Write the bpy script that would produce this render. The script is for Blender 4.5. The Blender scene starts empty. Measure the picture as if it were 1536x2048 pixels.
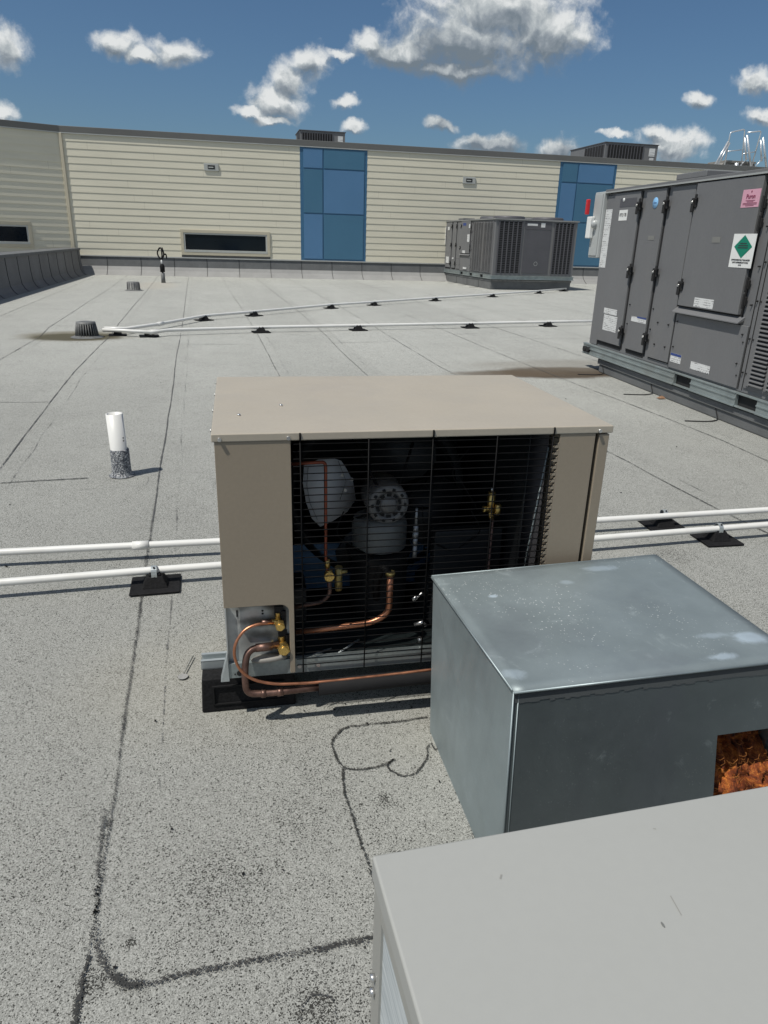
import bpy, bmesh, math, random
from mathutils import Vector, Matrix
random.seed(7)
scene = bpy.context.scene
COL = scene.collection
R = math.radians

# ------------------------------------------------------------------ helpers
def tag(o, label=None, cat=None, group=None, kind=None):
    if label: o['label'] = label
    if cat: o['category'] = cat
    if group: o['group'] = group
    if kind: o['kind'] = kind
    return o

def empty(name, loc=(0, 0, 0), rz=0.0):
    o = bpy.data.objects.new(name, None)
    COL.objects.link(o); o.location = loc; o.rotation_euler = (0, 0, rz)
    o.empty_display_size = .1
    return o

class MB:
    """collects primitives into one mesh"""
    def __init__(s):
        s.bm = bmesh.new(); s.uv = s.bm.loops.layers.uv.new('UVMap'); s.mi = 0
    def _f(s, vs, smooth=False):
        try: f = s.bm.faces.new(vs)
        except ValueError: return None
        f.smooth = smooth; f.material_index = s.mi
        return f
    def box(s, x0, x1, y0, y1, z0, z1, M=None):
        P = [Vector(p) for p in ((x0,y0,z0),(x1,y0,z0),(x1,y1,z0),(x0,y1,z0),(x0,y0,z1),(x1,y0,z1),(x1,y1,z1),(x0,y1,z1))]
        if M is not None: P = [M @ p for p in P]
        v = [s.bm.verts.new(p) for p in P]
        for q in ((0,3,2,1),(4,5,6,7),(0,1,5,4),(1,2,6,5),(2,3,7,6),(3,0,4,7)): s._f([v[i] for i in q])
        return s
    def hexa(s, P):
        v = [s.bm.verts.new(p) for p in P]
        for q in ((0,3,2,1),(4,5,6,7),(0,1,5,4),(1,2,6,5),(2,3,7,6),(3,0,4,7)): s._f([v[i] for i in q])
        return s
    def quad(s, a, b, c, d, uvs=None):
        f = s._f([s.bm.verts.new(p) for p in (a, b, c, d)])
        if f and uvs:
            for l, u in zip(f.loops, uvs): l[s.uv].uv = u
        return s
    def poly(s, pts):
        s._f([s.bm.verts.new(p) for p in pts]); return s
    def prism(s, pts, ext):
        """pts: planar loop (3d), extruded by vector ext"""
        e = Vector(ext); a = [s.bm.verts.new(p) for p in pts]; b = [s.bm.verts.new(Vector(p) + e) for p in pts]
        s._f(a); s._f(list(reversed(b)))
        n = len(a)
        for i in range(n): s._f([a[i], b[i], b[(i+1) % n], a[(i+1) % n]])
        return s
    def cyl(s, a, b, r0, r1=None, n=20, caps=True, smooth=True):
        a, b = Vector(a), Vector(b); r1 = r0 if r1 is None else r1
        d = (b - a).normalized(); u = d.orthogonal().normalized(); w = d.cross(u)
        A = [s.bm.verts.new(a + r0*(math.cos(2*math.pi*i/n)*u + math.sin(2*math.pi*i/n)*w)) for i in range(n)]
        B = [s.bm.verts.new(b + r1*(math.cos(2*math.pi*i/n)*u + math.sin(2*math.pi*i/n)*w)) for i in range(n)]
        for i in range(n): s._f([A[i], A[(i+1) % n], B[(i+1) % n], B[i]], smooth)
        if caps:
            s._f(list(reversed(A))); s._f(B)
        return s
    def tube(s, pts, r, n=12, caps=True, bend=0.0, closed=False):
        pts = [Vector(p) for p in pts]
        if bend > 0:
            out = [pts[0]]
            for i in range(1, len(pts)-1):
                p = pts[i]; a = (pts[i-1]-p); b = (pts[i+1]-p); L = min(bend, a.length*.49, b.length*.49)
                p0, p1 = p + a.normalized()*L, p + b.normalized()*L
                for k in range(7):
                    t = k/6; out.append((1-t)**2*p0 + 2*t*(1-t)*p + t*t*p1)
            out.append(pts[-1]); pts = out
        m = len(pts); rings = []; u = None
        for i, p in enumerate(pts):
            if closed: d = (pts[(i+1) % m] - pts[i-1]).normalized()
            else: d = (pts[min(i+1, m-1)] - pts[max(i-1, 0)]).normalized()
            if u is None: u = d.orthogonal().normalized()
            else:
                u = (u - d*u.dot(d)); u = u.normalized() if u.length > 1e-6 else d.orthogonal().normalized()
            w = d.cross(u)
            rr = r(i/(m-1)) if callable(r) else r
            rings.append([s.bm.verts.new(p + rr*(math.cos(2*math.pi*k/n)*u + math.sin(2*math.pi*k/n)*w)) for k in range(n)])
        for i in range(m if closed else m-1):
            A, B = rings[i], rings[(i+1) % m]
            for k in range(n): s._f([A[k], A[(k+1) % n], B[(k+1) % n], B[k]], True)
        if caps and not closed:
            s._f(list(reversed(rings[0]))); s._f(rings[-1])
        return s
    def lathe(s, prof, c=(0,0,0), axis='z', n=28, smooth=True):
        c = Vector(c); rings = []
        for (r, h) in prof:
            ring = []
            for k in range(n):
                a = 2*math.pi*k/n
                v = Vector((r*math.cos(a), r*math.sin(a), h)) if axis == 'z' else Vector((r*math.cos(a), h, r*math.sin(a)))
                ring.append(s.bm.verts.new(c+v))
            rings.append(ring)
        for A, B in zip(rings, rings[1:]):
            for k in range(n): s._f([A[k], A[(k+1) % n], B[(k+1) % n], B[k]], smooth)
        return s
    def grid(s, P, Q, S, T, nu, nv, fn=None):
        """bilinear patch P(0,0) Q(1,0) S(1,1) T(0,1), fn(u,v)->offset vector"""
        P, Q, S, T = map(Vector, (P, Q, S, T)); rows = []
        for j in range(nv+1):
            v = j/nv; row = []
            for i in range(nu+1):
                u = i/nu; p = (1-u)*(1-v)*P + u*(1-v)*Q + u*v*S + (1-u)*v*T
                if fn: p = p + Vector(fn(u, v))
                row.append(s.bm.verts.new(p))
            rows.append(row)
        for j in range(nv):
            for i in range(nu): s._f([rows[j][i], rows[j][i+1], rows[j+1][i+1], rows[j+1][i]], True)
        return s
    def build(s, name, mats, parent=None, bevel=0.0, seg=2, loc=(0,0,0), rz=0.0, solid=0.0):
        bmesh.ops.recalc_face_normals(s.bm, faces=s.bm.faces[:])
        me = bpy.data.meshes.new(name); s.bm.to_mesh(me); s.bm.free()
        for m in (mats if isinstance(mats, (list, tuple)) else [mats]): me.materials.append(m)
        o = bpy.data.objects.new(name, me); COL.objects.link(o)
        if parent is not None: o.parent = parent
        o.location = loc; o.rotation_euler = (0, 0, rz)
        if solid:
            m = o.modifiers.new('solid', 'SOLIDIFY'); m.thickness = solid; m.offset = 0
        if bevel:
            m = o.modifiers.new('bevel', 'BEVEL'); m.width = bevel; m.segments = seg; m.limit_method = 'ANGLE'; m.angle_limit = R(40)
            m.harden_normals = True
        return o

def explode(o):
    """one object per loose piece, same name, parent and material"""
    bm = bmesh.new(); bm.from_mesh(o.data); bm.verts.ensure_lookup_table(); seen = set(); groups = []
    for v in bm.verts:
        if v.index in seen: continue
        st = [v]; seen.add(v.index); g = []
        while st:
            a = st.pop(); g.append(a.index)
            for e in a.link_edges:
                c = e.other_vert(a)
                if c.index not in seen: seen.add(c.index); st.append(c)
        groups.append(set(g))
    bm.free()
    if len(groups) < 2: return
    src = o.data; name = o.name.split('.')[0]
    for i, g in enumerate(groups):
        bm = bmesh.new(); bm.from_mesh(src)
        bm.verts.ensure_lookup_table()
        bmesh.ops.delete(bm, geom=[v for v in bm.verts if v.index not in g], context='VERTS')
        me = bpy.data.meshes.new(name); bm.to_mesh(me); bm.free()
        for mm in src.materials: me.materials.append(mm)
        if i == 0: first = me; continue
        c = o.copy(); c.data = me; COL.objects.link(c)
    o.data = first

def text_part(name, txt, size, mat, parent, loc, rot, thick=.0006, sx=1.0, bold=0.0):
    cu = bpy.data.curves.new(name, 'FONT'); cu.body = txt; cu.size = size; cu.extrude = thick
    cu.align_x = 'CENTER'; cu.align_y = 'CENTER'; cu.offset = bold*size; cu.resolution_u = 3
    t = bpy.data.objects.new(name, cu); COL.objects.link(t)
    bpy.context.view_layer.update()
    dg = bpy.context.evaluated_depsgraph_get()
    me = bpy.data.meshes.new_from_object(t.evaluated_get(dg))
    bpy.data.objects.remove(t)
    me.materials.clear(); me.materials.append(mat)
    o = bpy.data.objects.new(name, me); COL.objects.link(o); o.parent = parent
    o.location = loc; o.rotation_euler = rot; o.scale = (sx, 1, 1)
    return o

# ------------------------------------------------------------------ materials
def N(nt, t, x=0, y=0, **kw):
    n = nt.nodes.new(t); n.location = (x, y)
    for k, v in kw.items(): setattr(n, k, v)
    return n
def L(nt, a, b): nt.links.new(a, b)
def mathn(nt, op, a, b=None, c=None, clamp=False):
    n = nt.nodes.new('ShaderNodeMath'); n.operation = op; n.use_clamp = clamp
    for i, v in enumerate((a, b, c)):
        if v is None: continue
        if isinstance(v, (int, float)): n.inputs[i].default_value = v
        else: nt.links.new(v, n.inputs[i])
    return n.outputs[0]
def ramp(nt, src, stops, interp='LINEAR'):
    n = nt.nodes.new('ShaderNodeValToRGB'); n.color_ramp.interpolation = interp
    e = n.color_ramp.elements
    while len(e) < len(stops): e.new(.5)
    for k, (p, c) in zip(e, stops):
        k.position = p; k.color = (c, c, c, 1) if isinstance(c, (int, float)) else (*c, 1)
    nt.links.new(src, n.inputs[0]); return n.outputs[0]
def mixc(nt, fac, a, b, mode='MIX'):
    n = nt.nodes.new('ShaderNodeMix'); n.data_type = 'RGBA'; n.blend_type = mode
    for sck, v in ((n.inputs[0], fac), (n.inputs[6], a), (n.inputs[7], b)):
        if isinstance(v, (int, float)): sck.default_value = v
        elif isinstance(v, tuple): sck.default_value = (*v, 1)
        else: nt.links.new(v, sck)
    return n.outputs[2]
def noise(nt, vec, scale, detail=3, rough=.5, dist=0):
    n = nt.nodes.new('ShaderNodeTexNoise'); n.inputs['Scale'].default_value = scale
    n.inputs['Detail'].default_value = detail; n.inputs['Roughness'].default_value = rough; n.inputs['Distortion'].default_value = dist
    nt.links.new(vec, n.inputs['Vector']); return n
def mapping(nt, vec, scale=(1,1,1), loc=(0,0,0), rot=(0,0,0)):
    n = nt.nodes.new('ShaderNodeMapping'); n.inputs['Scale'].default_value = scale
    n.inputs['Location'].default_value = loc; n.inputs['Rotation'].default_value = rot
    nt.links.new(vec, n.inputs[0]); return n.outputs[0]
def newmat(name):
    m = bpy.data.materials.new(name); m.use_nodes = True; nt = m.node_tree
    b = nt.nodes['Principled BSDF']; tc = nt.nodes.new('ShaderNodeTexCoord')
    return m, nt, b, tc.outputs['Object']

def pm(name, col, rough=.5, metal=0.0, var=.12, scale=3.0, fine=0.0, fscale=120, bump=0.0, bscale=60, dirt=None, dirts=1.2, stretch=(1,1,1), spec=None, rvar=.1):
    m, nt, b, oc = newmat(name)
    v = mapping(nt, oc, stretch)
    n1 = noise(nt, v, scale, 5, .6).outputs['Fac']
    f = ramp(nt, n1, [(.3, 1-var), (.7, 1+var)])
    c = mixc(nt, 1.0, tuple(col), f, 'MULTIPLY')
    if fine:
        n2 = noise(nt, v, fscale, 2, .5).outputs['Fac']
        c = mixc(nt, 1.0, c, ramp(nt, n2, [(.35, 1-fine), (.65, 1+fine)]), 'MULTIPLY')
    if dirt:
        n3 = noise(nt, v, dirts, 6, .65).outputs['Fac']
        c = mixc(nt, ramp(nt, n3, [(.5, 0.), (.75, .6)]), c, tuple(dirt))
    L(nt, c, b.inputs['Base Color'])
    n4 = noise(nt, v, scale*3, 4, .6).outputs['Fac']
    L(nt, ramp(nt, n4, [(.3, max(0, rough-rvar)), (.7, min(1, rough+rvar))]), b.inputs['Roughness'])
    b.inputs['Metallic'].default_value = metal
    if spec is not None: b.inputs['Specular IOR Level'].default_value = spec
    if bump:
        bn = nt.nodes.new('ShaderNodeBump'); bn.inputs['Strength'].default_value = bump; bn.inputs['Distance'].default_value = .002
        n5 = noise(nt, v, bscale, 3, .5).outputs['Fac']; L(nt, n5, bn.inputs['Height']); L(nt, bn.outputs[0], b.inputs['Normal'])
    return m

M = {}
M['tanfront']= pm('tan_paint_shaded', (.285,.240,.183), .45, var=.05, scale=2.2, fine=.02, bump=.04, bscale=350, rvar=.06)  # same tan paint, front's shade and brown bounce light put into the colour
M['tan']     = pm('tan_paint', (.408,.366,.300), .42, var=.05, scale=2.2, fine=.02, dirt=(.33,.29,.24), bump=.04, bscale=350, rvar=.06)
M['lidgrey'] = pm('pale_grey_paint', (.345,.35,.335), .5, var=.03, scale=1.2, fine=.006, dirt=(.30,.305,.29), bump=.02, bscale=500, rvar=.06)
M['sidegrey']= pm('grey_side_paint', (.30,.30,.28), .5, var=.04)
M['rtu']     = pm('grey_unit_paint', (.150,.152,.158), .55, var=.07, scale=1.3, fine=.03, dirt=(.175,.168,.160), dirts=1.0, stretch=(1,1,.35), rvar=.08)
M['rtudark'] = pm('dark_grey_unit_paint', (.082,.082,.092), .55, var=.1, scale=2)
M['slot']    = pm('shadowed_slot', (.012,.012,.013), .8, var=.1)
M['black']   = pm('black_rubber', (.011,.011,.012), .8, spec=.2, var=.25, scale=9, fine=.3, fscale=160, bump=.5, bscale=180)
M['foam']    = pm('black_pipe_insulation', (.011,.011,.012), .75, spec=.25, var=.15, bump=.15, bscale=90)
M['wire']    = pm('black_wire', (.004,.004,.0045), .6, var=.05, spec=.15)
M['galv']    = pm('galvanized_rail', (.30,.345,.35), .42, .55, var=.18, scale=6, fine=.06, dirt=(.30,.31,.29), dirts=4)
M['galvlit'] = pm('bright_zinc', (.46,.50,.51), .38, .5, var=.1, scale=9)
M['pvc']     = pm('white_pvc', (.72,.72,.70), .35, var=.03, scale=4, dirt=(.60,.59,.55), dirts=5)
M['copper']  = pm('copper', (.56,.245,.14), .36, .85, var=.25, scale=14, dirt=(.14,.06,.04), dirts=16)
M['copperred']= pm('dark_red_copper', (.30,.085,.05), .4, .7, var=.3, scale=18, dirt=(.12,.05,.03), dirts=20)
M['copperdk']= pm('tarnished_copper', (.17,.10,.08), .45, .7, var=.5, scale=22, dirt=(.03,.022,.022), dirts=25)
M['brass']   = pm('brass', (.72,.50,.17), .3, .9, var=.15, scale=25, dirt=(.35,.22,.07), dirts=40)
M['brassdk'] = pm('dull_brass', (.38,.30,.12), .45, .8, var=.2, scale=25)
M['steel']   = pm('screw_steel', (.6,.6,.6), .3, .9, var=.1)
M['comp']    = pm('compressor_paint', (.19,.195,.185), .5, .2, var=.15, scale=8)
M['blade']   = pm('fan_blade', (.66,.67,.69), .5, .0, var=.06, scale=7)
M['motor']   = pm('motor_casting', (.21,.205,.20), .55, .3, var=.2, scale=20)
M['deepblue']= pm('painted_sky_reflection', (.05,.12,.22), .4, .2, var=.6, scale=5, stretch=(.3,1,4))  # sky-blue reflection painted in as base colour
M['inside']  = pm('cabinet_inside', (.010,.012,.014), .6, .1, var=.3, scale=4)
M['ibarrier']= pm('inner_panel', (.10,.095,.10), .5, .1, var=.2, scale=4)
M['blue1']   = pm('blue_panel', (.078,.188,.345), .45, .0, var=.05, scale=.6)
M['blue2']   = pm('deep_blue_panel', (.052,.152,.25), .45, .0, var=.05, scale=.6)
M['bluetrim']= pm('blue_trim', (.04,.13,.24), .45, .0, var=.05)
M['beigetrim']=pm('beige_trim', (.48,.44,.34), .55, var=.04)
M['alu']     = pm('aluminium_frame', (.45,.46,.44), .4, .2, var=.05)
M['glass']   = pm('dark_window_glass', (.006,.010,.016), .08, 0, var=.3, scale=.7, spec=.35, rvar=.02)
M['flash']   = pm('dark_grey_flashing', (.13,.13,.125), .5, .1, var=.08, scale=.6)
M['drip']    = pm('pale_metal_edge', (.42,.43,.42), .45, .3, var=.05)
M['white']   = pm('white_enamel', (.75,.76,.75), .4, var=.05)
M['red']     = pm('red_plastic', (.55,.02,.03), .4, var=.1)
M['discon']  = pm('grey_enclosure', (.42,.44,.44), .4, .1, var=.06)
M['castiron']= pm('cast_iron', (.16,.165,.165), .6, .3, var=.3, scale=14, dirt=(.22,.21,.18), dirts=12)
M['alurail'] = pm('bright_rail_tube', (.68,.70,.72), .3, .6, var=.08, scale=5)
M['hatch']   = pm('weathered_curb', (.25,.24,.22), .6, .1, var=.2, scale=3)
M['pink']    = pm('pink_label', (.62,.33,.42), .5, var=.03)
M['green']   = pm('green_label', (.0,.19,.12), .5, var=.05)
M['ink']     = pm('black_ink', (.03,.03,.035), .6, var=.05)
M['inkred']  = pm('maroon_ink', (.22,.03,.08), .6, var=.05)
M['navy']    = pm('navy_ink', (.03,.06,.22), .6, var=.05)
M['cyan']    = pm('pale_blue_sticker', (.22,.45,.72), .5, var=.04)
M['greydim'] = pm('ghost_print', (.19,.19,.18), .5, var=.1)
M['upperroof']=pm('upper_roof_membrane', (.33,.33,.32), .8, var=.06, scale=.5)

def mat_printed():
    m, nt, b, oc = newmat('printed_label')
    sx = nt.nodes.new('ShaderNodeSeparateXYZ'); L(nt, oc, sx.inputs[0])
    row = mathn(nt, 'FRACT', mathn(nt, 'MULTIPLY', sx.outputs[2], 62.))
    n1 = noise(nt, mapping(nt, oc, (1, 130, 62)), 1.0, 1).outputs['Fac']
    n2 = noise(nt, mapping(nt, oc, (1, 9, 22)), 1.0, 1).outputs['Fac']
    k = mathn(nt, 'MULTIPLY', mathn(nt, 'GREATER_THAN', row, .5), mathn(nt, 'GREATER_THAN', n1, .5))
    k = mathn(nt, 'MULTIPLY', k, ramp(nt, n2, [(.42, .15), (.55, .85)]))
    L(nt, mixc(nt, k, (.66,.67,.67), (.08,.08,.09)), b.inputs['Base Color']); b.inputs['Roughness'].default_value = .5
    return m
M['print'] = mat_printed()

def mat_roof():
    m, nt, b, oc = newmat('granulated_roof_membrane')
    # roll-to-roll tone shift
    sx = nt.nodes.new('ShaderNodeSeparateXYZ'); L(nt, oc, sx.inputs[0])
    xs = mathn(nt, 'ADD', sx.outputs[0], mathn(nt, 'MULTIPLY', sx.outputs[1], .012))
    roll = mathn(nt, 'FLOOR', mathn(nt, 'DIVIDE', mathn(nt, 'ADD', xs, .305), .91))
    wn = nt.nodes.new('ShaderNodeTexWhiteNoise'); wn.noise_dimensions = '1D'; L(nt, roll, wn.inputs['W'])
    tone = mathn(nt, 'ADD', .965, mathn(nt, 'MULTIPLY', wn.outputs[0], .07))
    # granules
    vo = nt.nodes.new('ShaderNodeTexVoronoi'); vo.inputs['Scale'].default_value = 520; L(nt, oc, vo.inputs['Vector'])
    cs = nt.nodes.new('ShaderNodeSeparateColor'); L(nt, vo.outputs['Color'], cs.inputs[0])
    vo2 = nt.nodes.new('ShaderNodeTexVoronoi'); vo2.inputs['Scale'].default_value = 330; L(nt, oc, vo2.inputs['Vector'])
    cs2 = nt.nodes.new('ShaderNodeSeparateColor'); L(nt, vo2.outputs['Color'], cs2.inputs[0])
    wear = noise(nt, oc, 2.2, 6, .65).outputs['Fac']
    wear2 = noise(nt, mapping(nt, oc, (1,1,1), (5,3,0)), 9., 5, .7).outputs['Fac']
    thr = mathn(nt, 'ADD', mathn(nt, 'MULTIPLY', ramp(nt, wear, [(.42, 0.), (.75, 1.)]), .10), mathn(nt, 'MULTIPLY', ramp(nt, wear2, [(.5, 0.), (.8, 1.)]), .12))
    # scuffed darker spots (position, radius, amount)
    spots = [(-.07,1.08,.13,.11),(.10,1.20,.10,.08),(.30,1.22,.035,.35),(-.216,.965,.018,.5),(-.27,.90,.04,.35),(.09,.785,.045,.3),(.03,1.55,.10,.08),(.1,.8,.1,.1),(-.05,1.02,.16,.06),(1.4,2.1,.35,.08),(1.75,2.35,.12,.14)]
    extra = None
    for (px, py, rr, am) in spots:
        vm = nt.nodes.new('ShaderNodeVectorMath'); vm.operation = 'DISTANCE'; L(nt, oc, vm.inputs[0]); vm.inputs[1].default_value = (px, py, 0)
        dd = mathn(nt, 'ADD', vm.outputs['Value'], mathn(nt, 'MULTIPLY', mathn(nt, 'SUBTRACT', wear2, .5), rr*1.6))
        k = nt.nodes.new('ShaderNodeMapRange'); k.interpolation_type = 'SMOOTHSTEP'
        k.inputs['From Min'].default_value = rr; k.inputs['From Max'].default_value = rr*.15
        k.inputs['To Min'].default_value = 0; k.inputs['To Max'].default_value = am; L(nt, dd, k.inputs['Value'])
        extra = k.outputs[0] if extra is None else mathn(nt, 'ADD', extra, k.outputs[0])
    thr = mathn(nt, 'ADD', mathn(nt, 'ADD', mathn(nt, 'MULTIPLY', thr, .8), extra), .055)
    darkg = mathn(nt, 'LESS_THAN', cs.outputs[0], thr)
    darkg2 = mathn(nt, 'LESS_THAN', cs2.outputs[0], mathn(nt, 'MULTIPLY', thr, .30))
    c = mixc(nt, cs.outputs[1], (.20,.203,.19), (.455,.46,.435))
    c = mixc(nt, mathn(nt, 'MAXIMUM', darkg, darkg2), c, (.05,.05,.046))
    # far tone: nothing fancy, low frequency blotches
    lf = noise(nt, mapping(nt, oc, (1, .35, 1)), .8, 5, .6).outputs['Fac']
    c = mixc(nt, 1., c, ramp(nt, lf, [(.3, .93), (.7, 1.07)]), 'MULTIPLY')
    c = mixc(nt, 1., c, tone, 'MULTIPLY')
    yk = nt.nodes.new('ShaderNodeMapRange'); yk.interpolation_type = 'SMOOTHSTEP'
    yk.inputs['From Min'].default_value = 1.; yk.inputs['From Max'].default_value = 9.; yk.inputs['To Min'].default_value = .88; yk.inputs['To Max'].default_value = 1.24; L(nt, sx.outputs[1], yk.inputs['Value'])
    c = mixc(nt, 1., c, yk.outputs[0], 'MULTIPLY')  # painted falloff: base colour darker near, lighter far, like lens vignetting
    # brown ponding stains, plus tinted patches and a grey strip along the parapet
    def stain(cx, cy, rx, ry, col, amt, soft, edge=0.0):
        v = mapping(nt, oc, (1/rx, 1/ry, 0), (-cx/rx, -cy/ry, 0))
        ln = nt.nodes.new('ShaderNodeVectorMath'); ln.operation = 'LENGTH'; L(nt, v, ln.inputs[0])
        d = mathn(nt, 'ADD', ln.outputs['Value'], mathn(nt, 'MULTIPLY', mathn(nt, 'SUBTRACT', lfn, .5), .5))
        k = nt.nodes.new('ShaderNodeMapRange'); k.interpolation_type = 'SMOOTHSTEP'
        k.inputs['From Min'].default_value = 1.0; k.inputs['From Max'].default_value = 1.0-soft
        k.inputs['To Min'].default_value = 0; k.inputs['To Max'].default_value = amt; L(nt, d, k.inputs['Value'])
        return mixc(nt, k.outputs[0], cin[0], col)
    lfn = noise(nt, oc, 3.5, 5, .65).outputs['Fac']
    cin = [c]
    for a in [(-1.75, 9.25, .80, .60, (.17,.155,.115), .85, .5), (-1.72, 9.15, .58, .40, (.085,.078,.052), .92, .35),
              (3.2, 6.52, .80, .40, (.075,.055,.037), .95, .4), (2.7, 6.50, .8, .25, (.11,.085,.06), .8, .6), (3.6, 6.95, 1.6, .5, (.20,.18,.15), .4, .6),
              (-3.9, 18, .5, 9, (.20,.20,.19), .35, .7), (-.05, 1.75, .55, .4, (.36,.34,.28), .22, .7), (.7, 1.45, .5, .3, (.36,.34,.28), .2, .7), (-1.6, 18.8, .7, 2.0, (.42,.37,.30), .3, .6)]:
        cin[0] = stain(*a)
    L(nt, cin[0], b.inputs['Base Color']); b.inputs['Roughness'].default_value = .9; b.inputs['Specular IOR Level'].default_value = .2
    bn = nt.nodes.new('ShaderNodeBump'); bn.inputs['Strength'].default_value = .55; bn.inputs['Distance'].default_value = .0015
    L(nt, cs.outputs[2], bn.inputs['Height'])
    bn2 = nt.nodes.new('ShaderNodeBump'); bn2.inputs['Strength'].default_value = .5; bn2.inputs['Distance'].default_value = .012
    L(nt, noise(nt, oc, 2.6, 4, .55).outputs['Fac'], bn2.inputs['Height']); L(nt, bn.outputs[0], bn2.inputs['Normal'])
    L(nt, bn2.outputs[0], b.inputs['Normal'])
    return m
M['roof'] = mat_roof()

def mat_seam(name, thr, scale=190, col=(.035,.033,.032), grain=.9):
    """ragged bleed-out strip: granules missing along the lap"""
    m, nt, b, oc = newmat(name)
    uv = nt.nodes.new('ShaderNodeUVMap'); sx = nt.nodes.new('ShaderNodeSeparateXYZ'); L(nt, uv.outputs[0], sx.inputs[0])
    d = mathn(nt, 'ABSOLUTE', mathn(nt, 'SUBTRACT', sx.outputs[1], .5))      # 0 centre .. .5 edge
    d2 = mathn(nt, 'MULTIPLY', d, 2.)
    n1 = noise(nt, oc, scale, 2, .6).outputs['Fac']
    n2 = noise(nt, oc, 14., 4, .7).outputs['Fac']
    n3 = noise(nt, oc, 3.1, 3, .6).outputs['Fac']
    v = mathn(nt, 'ADD', mathn(nt, 'MULTIPLY', n1, grain), mathn(nt, 'MULTIPLY', mathn(nt, 'ADD', n2, n3), .6))
    v = mathn(nt, 'SUBTRACT', v, mathn(nt, 'MULTIPLY', d2, .75))
    a = mathn(nt, 'GREATER_THAN', v, thr)
    b.inputs['Base Color'].default_value = (*col, 1); b.inputs['Roughness'].default_value = .6
    tr = nt.nodes.new('ShaderNodeBsdfTransparent'); mx = nt.nodes.new('ShaderNodeMixShader')
    L(nt, a, mx.inputs[0]); L(nt, tr.outputs[0], mx.inputs[1]); L(nt, b.outputs[0], mx.inputs[2])
    L(nt, mx.outputs[0], nt.nodes['Material Output'].inputs[0])
    return m
M['seam'] = mat_seam('seam_bleed_out', 1.66, 300, (.045,.044,.042), 2.2)
M['seambold'] = mat_seam('patch_bleed_out', 1.40, 300, (.03,.03,.028), 2.0)
M['seamfar'] = mat_seam('faint_seam', .86, 130, (.085,.085,.082))
M['laptone'] = mat_seam('lap_shade', 1.08, 260, (.14,.14,.135))

def mat_galvbox(name, metal, k, specks=1.0, spots=()):
    m, nt, b, oc = newmat(name)
    n1 = noise(nt, oc, 3.2, 6, .6).outputs['Fac']; n2 = noise(nt, oc, 11., 6, .7, .6).outputs['Fac']
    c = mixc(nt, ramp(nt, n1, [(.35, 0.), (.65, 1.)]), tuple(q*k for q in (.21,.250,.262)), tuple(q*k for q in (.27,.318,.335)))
    c = mixc(nt, ramp(nt, n2, [(.60, 0.), (.72, .45)]), c, (.42,.48,.50))
    n5 = noise(nt, mapping(nt, oc, (1,1,1), (3.3,1.2,.4)), 5.5, 7, .75, 1.2).outputs['Fac']
    c = mixc(nt, ramp(nt, n5, [(.64, 0.), (.74, .25)]), c, (.50,.58,.64))
    # splash specks
    vo = nt.nodes.new('ShaderNodeTexVoronoi'); vo.inputs['Scale'].default_value = 165; L(nt, oc, vo.inputs['Vector'])
    cs = nt.nodes.new('ShaderNodeSeparateColor'); L(nt, vo.outputs['Color'], cs.inputs[0])
    spk = mathn(nt, 'MULTIPLY', mathn(nt, 'LESS_THAN', vo.outputs['Distance'], mathn(nt, 'MULTIPLY', cs.outputs[1], .30)), mathn(nt, 'GREATER_THAN', cs.outputs[0], .40))
    n3 = noise(nt, oc, 4., 3).outputs['Fac']
    spk = mathn(nt, 'MULTIPLY', spk, ramp(nt, n3, [(.42, 0.), (.55, 1.)]))
    c = mixc(nt, mathn(nt, 'MULTIPLY', spk, .8*specks), c, (.70,.74,.74))
    for (px, py, rx, ry, am) in spots:
        v = mapping(nt, oc, (1/rx, 1/ry, 0), (-px/rx, -py/ry, 0))
        ln = nt.nodes.new('ShaderNodeVectorMath'); ln.operation = 'LENGTH'; L(nt, v, ln.inputs[0])
        d = mathn(nt, 'ADD', ln.outputs['Value'], mathn(nt, 'MULTIPLY', mathn(nt, 'SUBTRACT', n2, .5), 2.6))
        k_ = nt.nodes.new('ShaderNodeMapRange'); k_.interpolation_type = 'SMOOTHSTEP'
        k_.inputs['From Min'].default_value = 1.0; k_.inputs['From Max'].default_value = .25
        k_.inputs['To Min'].default_value = 0; k_.inputs['To Max'].default_value = am; L(nt, d, k_.inputs['Value'])
        c = mixc(nt, k_.outputs[0], c, (.52,.62,.70))
    n4 = noise(nt, mapping(nt, oc, (1,1,.15)), 5., 5, .6).outputs['Fac']
    c = mixc(nt, ramp(nt, n4, [(.5, 0.), (.75, .35)]), c, (.12,.13,.155))
    L(nt, c, b.inputs['Base Color']); b.inputs['Metallic'].default_value = metal
    L(nt, ramp(nt, n2, [(.3, .44), (.7, .60)]), b.inputs['Roughness'])
    bn = nt.nodes.new('ShaderNodeBump'); bn.inputs['Strength'].default_value = .35; bn.inputs['Distance'].default_value = .01
    L(nt, noise(nt, oc, 3.5, 2, .5).outputs['Fac'], bn.inputs['Height']); L(nt, bn.outputs[0], b.inputs['Normal'])
    return m
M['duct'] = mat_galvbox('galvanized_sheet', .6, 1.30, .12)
M['ductfront'] = mat_galvbox('shaded_galvanized_sheet', .8, .60, .10)  # front sheet's shade painted in as a darker base colour
M['ducttop'] = mat_galvbox('weathered_galvanized_sheet', .35, 1.02, 1.0, [(.57,.10,.05,.028,.75),(.46,.045,.05,.014,.6),(.50,.12,.07,.015,.35),(.10,.36,.014,.010,.9),(.42,.46,.05,.02,.4),(.03,.06,.03,.02,.4),(.30,.40,.02,.015,.4)])

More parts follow.
